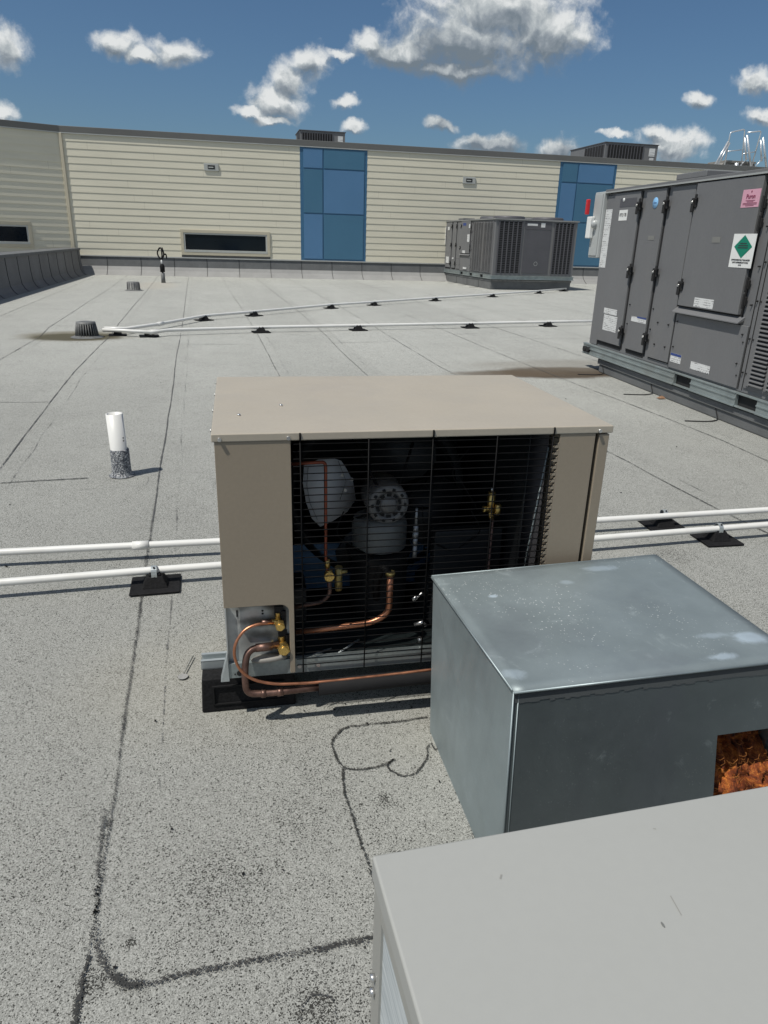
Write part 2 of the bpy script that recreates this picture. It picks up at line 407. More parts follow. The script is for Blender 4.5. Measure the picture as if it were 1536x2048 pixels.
def mat_siding(name, col):
    m, nt, b, oc = newmat(name)
    n1 = noise(nt, mapping(nt, oc, (.6, 1, 6)), 1.5, 4).outputs['Fac']
    n2 = noise(nt, mapping(nt, oc, (.25, .25, .25)), 1., 3).outputs['Fac']
    sx = nt.nodes.new('ShaderNodeSeparateXYZ'); L(nt, oc, sx.inputs[0])
    # staggered panel joints
    row = mathn(nt, 'FLOOR', mathn(nt, 'DIVIDE', mathn(nt, 'SUBTRACT', sx.outputs[2], .535), .185))
    wn = nt.nodes.new('ShaderNodeTexWhiteNoise'); wn.noise_dimensions = '1D'; L(nt, row, wn.inputs['W'])
    fx = mathn(nt, 'FRACT', mathn(nt, 'ADD', mathn(nt, 'DIVIDE', sx.outputs[0], 3.66), wn.outputs[0]))
    j = mathn(nt, 'LESS_THAN', fx, .0045)
    c = mixc(nt, 1., col, ramp(nt, n1, [(.3, .96), (.7, 1.04)]), 'MULTIPLY')
    c = mixc(nt, 1., c, ramp(nt, n2, [(.3, .96), (.7, 1.04)]), 'MULTIPLY')
    c = mixc(nt, mathn(nt, 'MULTIPLY', j, .22), c, (.2,.18,.14))
    L(nt, c, b.inputs['Base Color']); b.inputs['Roughness'].default_value = .6
    return m
M['siding'] = mat_siding('beige_siding', (.635,.605,.495))

def mat_membrane():
    m, nt, b, oc = newmat('upturned_membrane')
    n1 = noise(nt, oc, 160, 2).outputs['Fac']; n2 = noise(nt, oc, 1.2, 5).outputs['Fac']
    c = mixc(nt, ramp(nt, n1, [(.35, 0.), (.65, 1.)]), (.10,.10,.105), (.22,.22,.22))
    c = mixc(nt, 1., c, ramp(nt, n2, [(.3, .85), (.7, 1.15)]), 'MULTIPLY')
    L(nt, c, b.inputs['Base Color']); b.inputs['Roughness'].default_value = .85
    return m
M['membrane'] = mat_membrane()
M['curbm'] = pm('curb_membrane', (.12,.125,.128), .8, var=.12, scale=4, fine=.2, fscale=220)
M['cant'] = pm('cant_membrane', (.27,.27,.265), .85, var=.1, scale=2, fine=.08)

def mat_insul():
    m, nt, b, oc = newmat('glass_fibre_batt')
    n1 = noise(nt, mapping(nt, oc, (1, 1, 2)), 26, 6, .75, .8).outputs['Fac']; n2 = noise(nt, oc, 140, 3, .6, 2).outputs['Fac']
    c = ramp(nt, n1, [(.34, (.025,.004,.003)), (.50, (.20,.045,.008)), (.64, (.52,.17,.025)), (.78, (.70,.34,.09))])
    c = mixc(nt, 1., c, ramp(nt, n2, [(.3, .6), (.7, 1.35)]), 'MULTIPLY')
    L(nt, c, b.inputs['Base Color']); b.inputs['Roughness'].default_value = .9
    return m
M['insul'] = mat_insul()
M['fibre'] = pm('orange_fibre', (.45,.17,.04), .8, var=.3, scale=30)

def mat_sleeve():
    m, nt, b, oc = newmat('granule_sleeve')
    vo = nt.nodes.new('ShaderNodeTexVoronoi'); vo.inputs['Scale'].default_value = 230; L(nt, oc, vo.inputs['Vector'])
    cs = nt.nodes.new('ShaderNodeSeparateColor'); L(nt, vo.outputs['Color'], cs.inputs[0])
    L(nt, ramp(nt, cs.outputs[0], [(.0, (.03,.03,.04)), (.45, (.13,.14,.16)), (.8, (.30,.32,.34)), (1., (.6,.6,.6))]), b.inputs['Base Color'])
    b.inputs['Roughness'].default_value = .9
    bn = nt.nodes.new('ShaderNodeBump'); bn.inputs['Strength'].default_value = .9; bn.inputs['Distance'].default_value = .003
    L(nt, cs.outputs[1], bn.inputs['Height']); L(nt, bn.outputs[0], b.inputs['Normal'])
    return m
M['sleeve'] = mat_sleeve()

def mat_valveplate():
    m, nt, b, oc = newmat('scorched_zinc_plate')
    n1 = noise(nt, oc, 24, 5, .6).outputs['Fac']
    base = mixc(nt, ramp(nt, n1, [(.3, 0.), (.7, 1.)]), (.42,.44,.43), (.56,.58,.57))
    cur = base
    for (cx, cz, rx, rz, am) in ((.10,.148,.075,.02,.95), (.09,.112,.07,.022,.8), (.075,.200,.05,.010,.8), (.13,.17,.03,.05,.95), (.14,.08,.03,.05,.9), (.05,.10,.04,.04,.45),(.04,.19,.03,.012,.5),(.12,.196,.05,.02,.95),(.06,.155,.05,.015,.6),(.12,.055,.04,.02,.6)):
        v = mapping(nt, oc, (1/rx, 0, 1/rz), (-cx/rx, 0, -cz/rz))
        ln = nt.nodes.new('ShaderNodeVectorMath'); ln.operation = 'LENGTH'; L(nt, v, ln.inputs[0])
        d = mathn(nt, 'ADD', ln.outputs['Value'], mathn(nt, 'MULTIPLY', mathn(nt, 'SUBTRACT', n1, .5), .7))
        k = nt.nodes.new('ShaderNodeMapRange'); k.interpolation_type = 'SMOOTHSTEP'
        k.inputs['From Min'].default_value = 1.1; k.inputs['From Max'].default_value = .1
        k.inputs['To Min'].default_value = 0; k.inputs['To Max'].default_value = am; L(nt, d, k.inputs['Value'])
        cur = mixc(nt, k.outputs[0], cur, (.035,.028,.022))
    L(nt, cur, b.inputs['Base Color']); b.inputs['Metallic'].default_value = .3; b.inputs['Roughness'].default_value = .45
    return m
M['plate'] = mat_valveplate()

def mat_fins(name, a, c2, sc):
    m, nt, b, oc = newmat(name)
    n1 = noise(nt, mapping(nt, oc, (4, sc*.05, sc)), 1., 4, .6, .5).outputs['Fac']
    L(nt, ramp(nt, n1, [(.35, a), (.65, c2)]), b.inputs['Base Color']); b.inputs['Roughness'].default_value = .45; b.inputs['Metallic'].default_value = .3
    return m
M['fins'] = mat_fins('pale_coil_fins', (.42,.47,.50), (.70,.74,.76), 320)

# ------------------------------------------------------------------ camera
f, pitch, roll, yaw = 1419.239, 0.3652637, 0.0306281, 0.2224839
cam = bpy.data.cameras.new('camera'); co = bpy.data.objects.new('camera', cam); COL.objects.link(co)
fw = Vector((math.sin(yaw)*math.cos(pitch), math.cos(yaw)*math.cos(pitch), -math.sin(pitch)))
r0 = Vector((math.cos(yaw), -math.sin(yaw), 0)); u0 = r0.cross(fw)
rt = math.cos(roll)*r0 + math.sin(roll)*u0; up = -math.sin(roll)*r0 + math.cos(roll)*u0
mw = Matrix((rt, up, -fw)).transposed().to_4x4(); mw.translation = (0, 0, 1.17); co.matrix_world = mw
cam.sensor_fit = 'VERTICAL'; cam.sensor_height = 36; cam.lens = 36*f/2048
cam.clip_start = .02; cam.clip_end = 5000
scene.camera = co

# ------------------------------------------------------------------ light
SUN_EL, SUN_AZ = R(61), R(26)       # azimuth: turned from -x towards -y
to_sun = Vector((-math.cos(SUN_AZ)*math.cos(SUN_EL), -math.sin(SUN_AZ)*math.cos(SUN_EL), math.sin(SUN_EL)))
sun = bpy.data.lights.new('sun', 'SUN'); sun.energy = 4.0; sun.angle = R(.53); sun.color = (1., .955, .865)
so = bpy.data.objects.new('sun', sun); COL.objects.link(so)
so.rotation_euler = to_sun.to_track_quat('Z', 'Y').to_euler(); so.location = (-3, -1, 8)

w = bpy.data.worlds.new('World'); scene.world = w; w.use_nodes = True; nt = w.node_tree
bg = nt.nodes['Background']
sky = nt.nodes.new('ShaderNodeTexSky'); sky.sky_type = 'NISHITA'; sky.sun_disc = False
sky.sun_elevation = SUN_EL; sky.sun_rotation = math.atan2(to_sun.x, to_sun.y); sky.altitude = 200
sky.air_density = 1.0; sky.dust_density = 1.6; sky.ozone_density = 1.2
SKY = 0.080
tc = nt.nodes.new('ShaderNodeTexCoord'); D = tc.outputs['Generated']
sp = nt.nodes.new('ShaderNodeSeparateXYZ'); L(nt, D, sp.inputs[0])
yy = mathn(nt, 'MAXIMUM', sp.outputs[1], .05)
cb = nt.nodes.new('ShaderNodeCombineXYZ')
L(nt, mathn(nt, 'DIVIDE', sp.outputs[0], yy), cb.inputs[0]); L(nt, mathn(nt, 'DIVIDE', sp.outputs[2], yy), cb.inputs[1])
P = cb.outputs[0]
def vadd(a, b, op='ADD'):
    n = nt.nodes.new('ShaderNodeVectorMath'); n.operation = op
    for i, v in enumerate((a, b)):
        if isinstance(v, tuple): n.inputs[i].default_value = v
        else: L(nt, v, n.inputs[i])
    return n.outputs[0]
def vscale(a, s):
    n = nt.nodes.new('ShaderNodeVectorMath'); n.operation = 'SCALE'; L(nt, a, n.inputs[0]); n.inputs['Scale'].default_value = s; return n.outputs[0]
w1 = vscale(vadd(noise(nt, P, 14, 3, .6).outputs['Color'], (.5,.5,.5), 'SUBTRACT'), .040)
w2 = vscale(vadd(noise(nt, P, 52, 5, .68).outputs['Color'], (.5,.5,.5), 'SUBTRACT'), .013)
W = vadd(P, vadd(w1, w2))
CL = [(0.3616,0.2720,0.1253,0.0500),(0.3116,0.2340,0.1003,0.0400),(0.4143,0.2537,0.0796,0.0426),(0.2287,0.2183,0.0711,0.019),(0.1875,0.2258,0.0283,0.0182),(0.1168,0.2034,0.0307,0.0177),(0.0922,0.1822,0.0282,0.0252),(0.0722,0.1569,0.0406,0.0224),(0.0427,0.1433,0.028,0.0086),(0.0667,0.136,0.0309,0.0076),(0.1589,0.1607,0.0178,0.0087),(0.172,0.1331,0.0155,0.0101),(-0.105,0.2039,0.0322,0.0178),(-0.0404,0.2002,0.0355,0.0191),(-0.0756,0.1947,0.0311,0.0091),(-0.2235,0.1903,0.0253,0.0205),(-0.2409,0.1264,0.0193,0.0144),(0.288,0.1448,0.0271,0.0091),(0.3582,0.1253,0.055,0.0164),(0.3367,0.1318,0.0278,0.0093),(0.4517,0.1199,0.0337,0.0217),(0.6266,0.1374,0.0564,0.0249),(0.6012,0.1485,0.0308,0.0123),(0.5335,0.1436,0.0225,0.0049),(0.6494,0.1975,0.0231,0.0121),(0.7387,0.2195,0.0413,0.0182),(0.7573,0.1777,0.034,0.0139)]
CL += [(0.152,0.210,0.020,0.007),(0.30,0.205,0.085,0.016)]
CL += [(-.42,.30,.10,.03),(-.60,.20,.08,.03),(1.0,.25,.10,.04)]
def smooth(src, a, b_):
    k = nt.nodes.new('ShaderNodeMapRange'); k.interpolation_type = 'SMOOTHSTEP'
    k.inputs['From Min'].default_value = a; k.inputs['From Max'].default_value = b_; L(nt, src, k.inputs['Value']); return k.outputs[0]
def field(vec, dv, cl=None):
    out = None
    for (cx, cy, rx, ry) in (cl or CL):
        v = mapping(nt, vec, (1/rx, 1/ry, 0), (-cx/rx, (-cy+dv)/ry, 0))
        ln = nt.nodes.new('ShaderNodeVectorMath'); ln.operation = 'LENGTH'; L(nt, v, ln.inputs[0])
        e = mathn(nt, 'SUBTRACT', 1.0, ln.outputs['Value'])
        out = e if out is None else mathn(nt, 'SMOOTH_MAX', out, e, .12)
    return out
F = field(W, 0.0)
Fu = field(W, 0.009)
nf = noise(nt, vadd(P, vscale(w1, 1.0)), 30, 6, .56).outputs['Fac']
nf2 = noise(nt, vadd(vadd(P, vscale(w1, 1.0)), (-.007, .010, 0)), 30, 6, .56).outputs['Fac']
dens = mathn(nt, 'ADD', mathn(nt, 'ADD', F, mathn(nt, 'MULTIPLY', mathn(nt, 'SUBTRACT', noise(nt, P, 95, 5, .65).outputs['Fac'], .5), .45)), mathn(nt, 'MULTIPLY', mathn(nt, 'SUBTRACT', nf, .5), 1.25))
mk = nt.nodes.new('ShaderNodeMapRange'); mk.interpolation_type = 'SMOOTHSTEP'
mk.inputs['From Min'].default_value = -.18; mk.inputs['From Max'].default_value = .58; L(nt, dens, mk.inputs['Value'])
thin = ramp(nt, noise(nt, vadd(P, vscale(w2, 3.)), 38, 6, .7).outputs['Fac'], [(.28, .45), (.50, 1.)])
bigk = nt.nodes.new('ShaderNodeMapRange'); bigk.inputs['From Min'].default_value = .15; bigk.inputs['From Max'].default_value = .55; L(nt, F, bigk.inputs['Value'])
thin = mathn(nt, 'MAXIMUM', thin, bigk.outputs[0])
mask = mathn(nt, 'MULTIPLY', mathn(nt, 'MULTIPLY', mk.outputs[0], thin), mathn(nt, 'GREATER_THAN', sp.outputs[1], .12))
relief = mathn(nt, 'MULTIPLY', mathn(nt, 'SUBTRACT', nf, nf2), 1.5)
spw = nt.nodes.new('ShaderNodeSeparateXYZ'); L(nt, W, spw.inputs[0])
FB = mathn(nt, 'MULTIPLY', smooth(spw.outputs[1], .275, .205), smooth(mathn(nt, 'ABSOLUTE', mathn(nt, 'SUBTRACT', spw.outputs[0], .345)), .17, .12))
fine = mathn(nt, 'MULTIPLY', mathn(nt, 'SUBTRACT', noise(nt, vadd(P, vscale(w2, 1.5)), 75, 6, .65).outputs['Fac'], .5), .38)
low = mathn(nt, 'MULTIPLY', mathn(nt, 'MAXIMUM', mathn(nt, 'MINIMUM', mathn(nt, 'SUBTRACT', Fu, F), .30), -.2), 1.10)
deep = mathn(nt, 'MULTIPLY', mathn(nt, 'MINIMUM', mathn(nt, 'MAXIMUM', Fu, 0.), .7), .50)
sh = mathn(nt, 'ADD', mathn(nt, 'SUBTRACT', mathn(nt, 'SUBTRACT', mathn(nt, 'SUBTRACT', .84, low), deep), mathn(nt, 'MULTIPLY', FB, .48)), mathn(nt, 'ADD', relief, fine))
ccol = ramp(nt, sh, [(.0, (.17,.21,.25)), (.3, (.27,.31,.35)), (.6, (.46,.50,.52)), (.90, (.75,.77,.77))])
skc = nt.nodes.new('ShaderNodeMix'); skc.data_type = 'RGBA'; skc.blend_type = 'MULTIPLY'; skc.inputs[0].default_value = 1
L(nt, sky.outputs[0], skc.inputs[6]); skc.inputs[7].default_value = (SKY*.56, SKY*.74, SKY*.88, 1)
vv = mathn(nt, 'DIVIDE', sp.outputs[2], yy)
inside = mathn(nt, 'MULTIPLY', smooth(sp.outputs[1], .30, .45), mathn(nt, 'SUBTRACT', 1.0, smooth(vv, .42, .60)))
nb = noise(nt, D, 2.6, 6, .6).outputs['Fac']  # unseen clouds behind and above the frame, added to whiten the fill light
mask2 = mathn(nt, 'MULTIPLY', mathn(nt, 'MULTIPLY', smooth(nb, .46, .62), mathn(nt, 'SUBTRACT', 1.0, inside)), smooth(sp.outputs[2], .0, .05))
skb = mixc(nt, mathn(nt, 'MULTIPLY', mask2, .8), skc.outputs[2], (.50,.50,.49))
fin = mixc(nt, mask, skb, ccol)
L(nt, fin, bg.inputs[0]); bg.inputs[1].default_value = 1.0
try: w.cycles.sampling_method = 'MANUAL'; w.cycles.sample_map_resolution = 256
except Exception: pass
scene.view_settings.view_transform = 'Standard'; scene.view_settings.look = 'None'; scene.view_settings.exposure = 0
try:
    scene.cycles.max_bounces = 8; scene.cycles.transparent_max_bounces = 8
    scene.cycles.use_denoising = True
    scene.render.film_transparent = False
except Exception: pass

# ------------------------------------------------------------------ the roof and what lies flush on it
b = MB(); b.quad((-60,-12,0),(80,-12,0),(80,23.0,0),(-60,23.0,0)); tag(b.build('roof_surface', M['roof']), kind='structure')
b = MB(); b.quad((-3000,-3000,-9),(3000,-3000,-9),(3000,3000,-9),(-3000,3000,-9))
tag(b.build('ground', pm('far_ground', (.09,.11,.06), .9, var=.3, scale=.01)), kind='structure')

def strip(mb, pts, wd, z=.004, jit=.0, step=.06):
    P = [Vector((p[0], p[1], z)) for p in pts]; Q = []
    for a, c in zip(P, P[1:]):
        n = max(1, int((c-a).length/step))
        for i in range(n): Q.append(a.lerp(c, i/n))
    Q.append(P[-1]); s = 0; prev = None
    for i, p in enumerate(Q):
        d = (Q[min(i+1, len(Q)-1)] - Q[max(i-1, 0)]).normalized(); nn = Vector((-d.y, d.x, 0))
        p = p + nn*random.uniform(-jit, jit); w_ = wd*random.uniform(.92, 1.08)
        cur = (p - nn*w_/2, p + nn*w_/2, s)
        if prev:
            mb.quad(prev[0], cur[0], cur[1], prev[1], [(prev[2],0),(cur[2],0),(cur[2],1),(prev[2],1)])
        prev = cur; s += wd
seam3 = [(-.278,.3),(-.284,.84),(-.283,1.0),(-.288,1.12),(-.291,1.342),(-.303,1.612),(-.312,1.952),(-.325,2.312),(-.350,2.969),(-.373,3.67),(-.391,4.363),(-.438,5.9),(-.494,7.41),(-.597,11.07),(-.834,18.1),(-.98,22.9)]
seam2 = [(-1.15,.5),(-1.16,2.0),(-1.181,3.863),(-1.225,4.569),(-1.269,5.496),(-1.33,6.741),(-1.345,7.589),(-1.358,8.473),(-1.36,9.293),(-1.424,10.576),(-1.50,12.767),(-1.60,16.089),(-1.85,22.9)]
seam1 = [(-2.08,1),(-2.12,7.5),(-2.125,9.1),(-2.218,10.08),(-2.30,12.4),(-2.36,14.1),(-2.445,16.93),(-2.72,22.9)]
seam0 = [(-2.98,2),(-3.02,8),(-3.18,12.5),(-3.30,17),(-3.5,22.9)]
seam4 = [(.70,.5),(.60,2.0),(.50,4.5),(.454,6.655),(.43,8.07),(.39,9.9),(.303,12.69),(.104,18.36),(.0,22.9)]
seam5 = [(1.35,1),(1.30,3.5),(1.26,6.6),(1.25,7.9),(1.27,9.4),(1.23,12.8),(1.10,17.7),(.98,22.9)]
seam6 = [(2.37,1.6),(2.315,2.48),(2.289,2.81),(2.273,3.127),(2.269,3.36),(2.27,3.58),(2.251,3.858),(2.18,5.2),(2.09,6.864),(2.09,8.46),(2.11,10.56),(2.10,13.88),(2.02,18.8),(1.95,22.9)]
seam7 = [(3.12,2.4),(3.14,3.507),(3.167,3.984),(3.161,4.364),(3.158,4.544),(3.133,5.28),(3.09,5.84),(3.05,7.5),(3.03,11),(2.98,16),(2.92,22.9)]
bold = MB(); near = MB(); far = MB(); lap = MB()
def split(pts, yc=4.2):
    a = [p for p in pts if p[1] <= yc]; c = [p for p in pts if p[1] >= yc]
    if a and c:
        p, q = a[-1], c[0]; t = 0 if q[1] == p[1] else (yc-p[1])/(q[1]-p[1]); mid = (p[0]+t*(q[0]-p[0]), yc)
        a.append(mid); c.insert(0, mid)
    return a, c
for sm in (seam3,):
    a, c = split(sm, 3.0); strip(near, a, .030, jit=.0012); strip(far, c, .020, jit=.003, step=.3)
for sm in (seam0, seam1, seam2, seam4, seam5): strip(far, sm, .020, jit=.003, step=.3)
for sm in (seam6, seam7):
    strip(far, sm, .020, jit=.003, step=.3)
for sm in (seam0, seam1, seam2, seam3, seam4, seam5, seam6, seam7):
    strip(lap, [(p[0]+.10, p[1]) for p in sm if p[1] > 1.3], .035, z=.003, jit=.01, step=.3)
for k in range(1, 22):
    sm = [(3.09+.91*k, 1.5), (3.05+.91*k, 8), (2.95+.91*k, 22.9)]; strip(far, sm, .022, jit=.005, step=.4)
# head laps
heads = [((-1.613,5.524),(-1.269,5.496)),((-2.1,5.56),(-1.613,5.524)),((-1.12,3.626),(-.986,3.64)),((-.986,3.64),(-.72,3.655)),((-3.272,12.66),(-2.337,12.42)),((-1.463,12.95),(-.66,12.77)),((1.218,8.593),(2.09,8.773))]
rs = random.Random(11)
for k in range(-3, 22):
    x0 = -.60+.91*k
    for y0 in (rs.uniform(8.5, 11), rs.uniform(13, 16), rs.uniform(18, 21)):
        if k < 0 and rs.random() < .6: continue
        heads.append(((x0, y0), (x0+.91, y0+rs.uniform(-.06, .06))))
for a, c in heads: strip(far, (a, c), .022, jit=.004, step=.2)
for t in range(10, 22):   # faint rows close to the wall
    strip(lap, ((-2.5+rs.uniform(0, 3), t+.3), (3+rs.uniform(0, 10), t+.2)), .04, z=.0035, jit=.01, step=.5)
patch = [(.470,1.486),(.42,1.481),(.368,1.48),(.32,1.484),(.263,1.482),(.24,1.475),(.228,1.462),(.213,1.44),(.209,1.423),(.208,1.395),(.212,1.365),(.221,1.339),(.228,1.331),(.237,1.326),(.265,1.322),(.296,1.322),(.325,1.330),(.35,1.342)]
strip(bold, patch, .015, jit=.0015, step=.02)
strip(bold, [(.35,1.342),(.335,1.333),(.326,1.32),(.328,1.308),(.334,1.301),(.343,1.29),(.354,1.284),(.37,1.283),(.385,1.287),(.405,1.305),(.424,1.329),(.434,1.348),(.437,1.363),(.445,1.378),(.45,1.38),(.452,1.368),(.456,1.358),(.462,1.365),(.464,1.377)], .012, jit=.002, step=.015)
strip(bold, [(.219,1.335),(.213,1.25),(.217,1.174),(.223,1.117),(.228,1.052),(.234,.968),(.24,.85),(.245,.5)], .017, jit=.0025, step=.03)
corner = [(-.305,1.30),(-.298,1.16),(-.286,1.068),(-.279,1.003),(-.268,.953),(-.25,.916),(-.219,.882),(-.176,.88),(-.095,.886),(-.012,.888),(.092,.887),(.2,.891),(.30,.89)]
strip(near, corner, .036, jit=.0018, step=.025)
strip(near, [(p[0]+.004, p[1]+.004) for p in corner[5:]], .010, z=.0055, jit=.001, step=.02)
tone = MB()
strip(near, [(.062,.77),(.07,.80),(.085,.812),(.10,.809),(.115,.80),(.121,.788),(.118,.77),(.113,.755)], .016, jit=.003, step=.01)
strip(near, [(-.707,3.475),(-.566,3.486),(-.419,3.498),(-.419,3.634)], .012, jit=.002, step=.05)
strip(near, [(-1.12,3.626),(-.986,3.64),(-.72,3.655)], .014, jit=.002, step=.05)
strip(bold, [(-.284,.70),(-.287,.85),(-.284,.95)], .020, z=.0048, jit=.003, step=.02)
strip(bold, [(-.232,.905),(-.215,.882),(-.19,.877)], .040, z=.0060, jit=.004, step=.015)
strip(near, [(-.318,2.05),(-.33,2.35),(-.345,2.75)], .02, z=.005, jit=.003, step=.03)
tag(bold.build('roof_patch_outline', M['seambold']), kind='structure')
tag(near.build('roof_seams', M['seam']), kind='structure')
tag(far.build('roof_seams', M['seamfar']), kind='structure')
tag(lap.build('roof_lap_marks', M['laptone']), kind='structure')

# ------------------------------------------------------------------ parapet on the left
p = empty('parapet_wall', (-4.0, 23.2, 0)); tag(p, 'low parapet wall wrapped in dark grey membrane along the left roof edge', 'parapet')
prof = [(.17,0),(.09,.05),(.03,.14),(.008,.35),(0,.66)]
b = MB()
for (a0, h0), (a1, h1) in zip(prof, prof[1:]):
    b.quad((a0,-26,h0),(a0,0.0,h0),(a1,0.0,h1),(a1,-26,h1))
b.box(-.36,-.002,-26,-.02,0,.66)
o = b.build('membrane_face', M['membrane'], p)
b = MB()
y = -.35
while y > -25.5:
    pts = [(a+.004, y+.0*a, h+.004) for a, h in prof]
    b.tube([(a+.003, y - .10*(i == 0) - .04*(i == 1), h+.003) for i, (a, h) in enumerate(prof)], .006, n=4, caps=False)
    y -= rs.uniform(.85, 1.0)
explode(b.build('vertical_lap', M['slot'], p))
b = MB(); b.box(-.40,.03,-26,-.03,.66,.72); b.build('coping', M['curbm'], p, bevel=.006)

# ------------------------------------------------------------------ the building behind
WY = 23.364; X0 = -4.19; X1 = 24.0; ZB = .535; ZT = 3.68; CH = .185
bd = empty('building', (X0, WY, 0)); tag(bd, 'two tone building wall of beige lap siding and blue panels behind the roof', 'building')
P1 = (2.405, 4.437); P2 = (10.70, 12.68)
WIN = (-1.16, 1.465, .60, 1.31)
def lapsiding(mb, x0, x1, z0=ZB, z1=ZT, base=WY):
    k = 0
    z = ZB
    while z < z1-1e-4:
        za, zb = max(z, z0), min(z+CH, z1)
        if zb > za + 1e-4:
            o0 = .0115*(1-(za-z)/CH)+.003; o1 = .0115*(1-(zb-z)/CH)+.003
            mb.quad((x0,base-o0,za),(x1,base-o0,za),(x1,base-o1,zb),(x0,base-o1,zb))
            mb.quad((x0,base-.001,za),(x1,base-.001,za),(x1,base-o0,za),(x0,base-o0,za))
        z += CH
b = MB()
lapsiding(b, X0, WIN[0]); lapsiding(b, WIN[1], P1[0]); lapsiding(b, WIN[0], WIN[1], WIN[3]); 
lapsiding(b, P1[1], P2[0]); lapsiding(b, P2[1], X1)
def part(mb, name, mat, **k):
    o = mb.build(name, mat, bd, **k); o.location = (-X0, -WY, 0); return o
part(b, 'lap_siding', M['siding'])
b = MB(); b.box(X0, X1, WY, WY+.3, -6, 3.66); part(b, 'wall', M['flash'])
b = MB(); b.box(X0-.03, X0+.05, WY-.055, WY-.002, .5, ZT); part(b, 'corner_trim', M['beigetrim'], bevel=.008)
# blue panels
for (a, c, lay) in ((P1[0], P1[1], 0), (P2[0], P2[1], 1)):
    b = MB(); b.box(a, c, WY-.012, WY-.001, .52, ZT); part(b, 'panel_backing', M['bluetrim'])
    xm = a + .69 if lay == 0 else a + .63
    rowz = [.56, 1.875, 3.11, 3.66] if lay == 0 else [.56, 1.9, 3.08, 3.66]
    cm = [['blue1','blue2'],['blue2','blue1'],['blue1','blue2']] if lay == 0 else [['blue1','blue2'],['blue1','blue2'],['blue2','blue1']]
    for r_ in range(3):
        for c_ in range(2):
            xa, xb = ((a+.10, xm-.02), (xm+.02, c-.09))[c_]
            b = MB(); b.box(xa, xb, WY-.030, WY-.013, rowz[r_]+.02, rowz[r_+1]-.02); part(b, 'blue_panel', M[cm[r_][c_]], bevel=.004)
# window
def window(parent, x0, x1, z0, z1, place):
    fr = MB(); t = .085
    fr.box(x0,x1,-.045,-.001,z1-t,z1); fr.box(x0,x1,-.045,-.001,z0,z0+t); fr.box(x0,x0+t,-.045,-.001,z0+t,z1-t); fr.box(x1-t,x1,-.045,-.001,z0+t,z1-t)
    o = fr.build('window', M['beigetrim'], parent, bevel=.004); place(o)
    al = MB(); q = t+.045
    al.box(x0+t,x1-t,-.030,-.002,z1-q,z1-t); al.box(x0+t,x1-t,-.050,-.002,z0+t,z0+q+.02); al.box(x0+t,x0+q,-.030,-.002,z0+q+.02,z1-q); al.box(x1-q,x1-t,-.030,-.002,z0+q+.02,z1-q)
    al.build('frame', M['alu'], o, bevel=.003)
    g_ = MB(); g_.quad((x0+q,-.010,z0+q+.02),(x1-q,-.010,z0+q+.02),(x1-q,-.010,z1-q),(x0+q,-.010,z1-q)); g_.build('pane', M['glass'], o)
    return o
window(bd, WIN[0], WIN[1], WIN[2], WIN[3], lambda o: setattr(o, 'location', (-X0, 0, 0)))
# roof edge
b = MB(); b.box(X0-.02, X1, WY-.035, WY+.35, 3.70, 3.86); part(b, 'roof_edge', M['flash'], bevel=.01)
b = MB(); b.box(X0-.02, X1, WY-.045, WY-.02, 3.675, 3.70); part(b, 'drip_edge', M['drip'])
b = MB(); b.box(X0, X1, WY+.36, WY+25, 3.3, 3.6); part(b, 'upper_roof', M['upperroof'])
# base flashing and cant
b = MB(); b.box(X0+.02, X1, WY-.07, WY-.001, .500, .532); part(b, 'base_flashing', M['drip'], bevel=.004)
b = MB()
prof2 = [(-.40,0),(-.30,.045),(-.15,.14),(-.075,.24),(-.04,.50)]
for i, ((a0, h0), (a1, h1)) in enumerate(zip(prof2, prof2[1:])):
    b.mi = 0 if i < 3 else 1  # paler cant, darker strip above: sunlit and shaded tones put into the colour
    b.quad((X0-.02, WY+a0, h0),(X1, WY+a0, h0),(X1, WY+a1, h1),(X0-.02, WY+a1, h1))
part(b, 'curb_membrane', [M['cant'], M['curbm']])
b = MB(); x = X0+.9
while x < X1:
    b.tube([(x+.0, WY+a-.004, h+.003) for a, h in prof2], .007, n=4, caps=False); x += .95
explode(part(b, 'curb_lap', M['slot']))

# the wing at the left corner, turned less so its shadow misses the wall
S2 = math.sqrt(.5)
wing = empty('building_wing', (X0, WY, 0), R(22)); tag(wing, 'shaded beige siding wall angling toward the camera beyond the left parapet', 'building')
b = MB(); lapsiding(b, -14, -5.2, base=0); lapsiding(b, -5.2, -1.05, 1.37, ZT, 0); lapsiding(b, -5.2, -1.05, ZB, .70, 0); lapsiding(b, -1.05, 0, base=0)
b.build('lap_siding', M['siding'], wing)
b = MB(); b.box(-14, -.02, .001, .3, -6, 3.66); b.build('wall', M['flash'], wing)
window(wing, -5.2, -1.05, .70, 1.37, lambda o: None)
b = MB(); b.box(-14, -.0, -.035, .35, 3.70, 3.86); b.build('roof_edge', M['flash'], wing, bevel=.01)
b = MB(); b.box(-14, -.0, -.045, -.02, 3.675, 3.70); b.build('drip_edge', M['drip'], wing)
b = MB(); b.box(-14, -.02, -.12, -.001, .42, .53); b.build('base_flashing', M['flash'], wing)

# wall lights
def wall_light(x, z, label):
    t = empty('wall_light', (x, WY-.03, z)); tag(t, label, 'wall light', 'square light fittings on the siding')
    b = MB(); b.box(-.21,.21,-.016,.02,-.10,.10); b.build('housing', M['alu'], t, bevel=.012)
    b = MB(); b.box(-.10,.10,-.022,-.0165,-.05,.05); b.build('lens', M['slot'], t)
    b = MB(); b.box(-.08,.06,-.030,-.0225,-.02,.01); b.build('hood', M['alu'], t)
wall_light(-.165, 3.01, 'small grey wall light on the siding above the low dark window')
wall_light(7.68, 3.0, 'small grey wall light on the siding between the two blue panels')

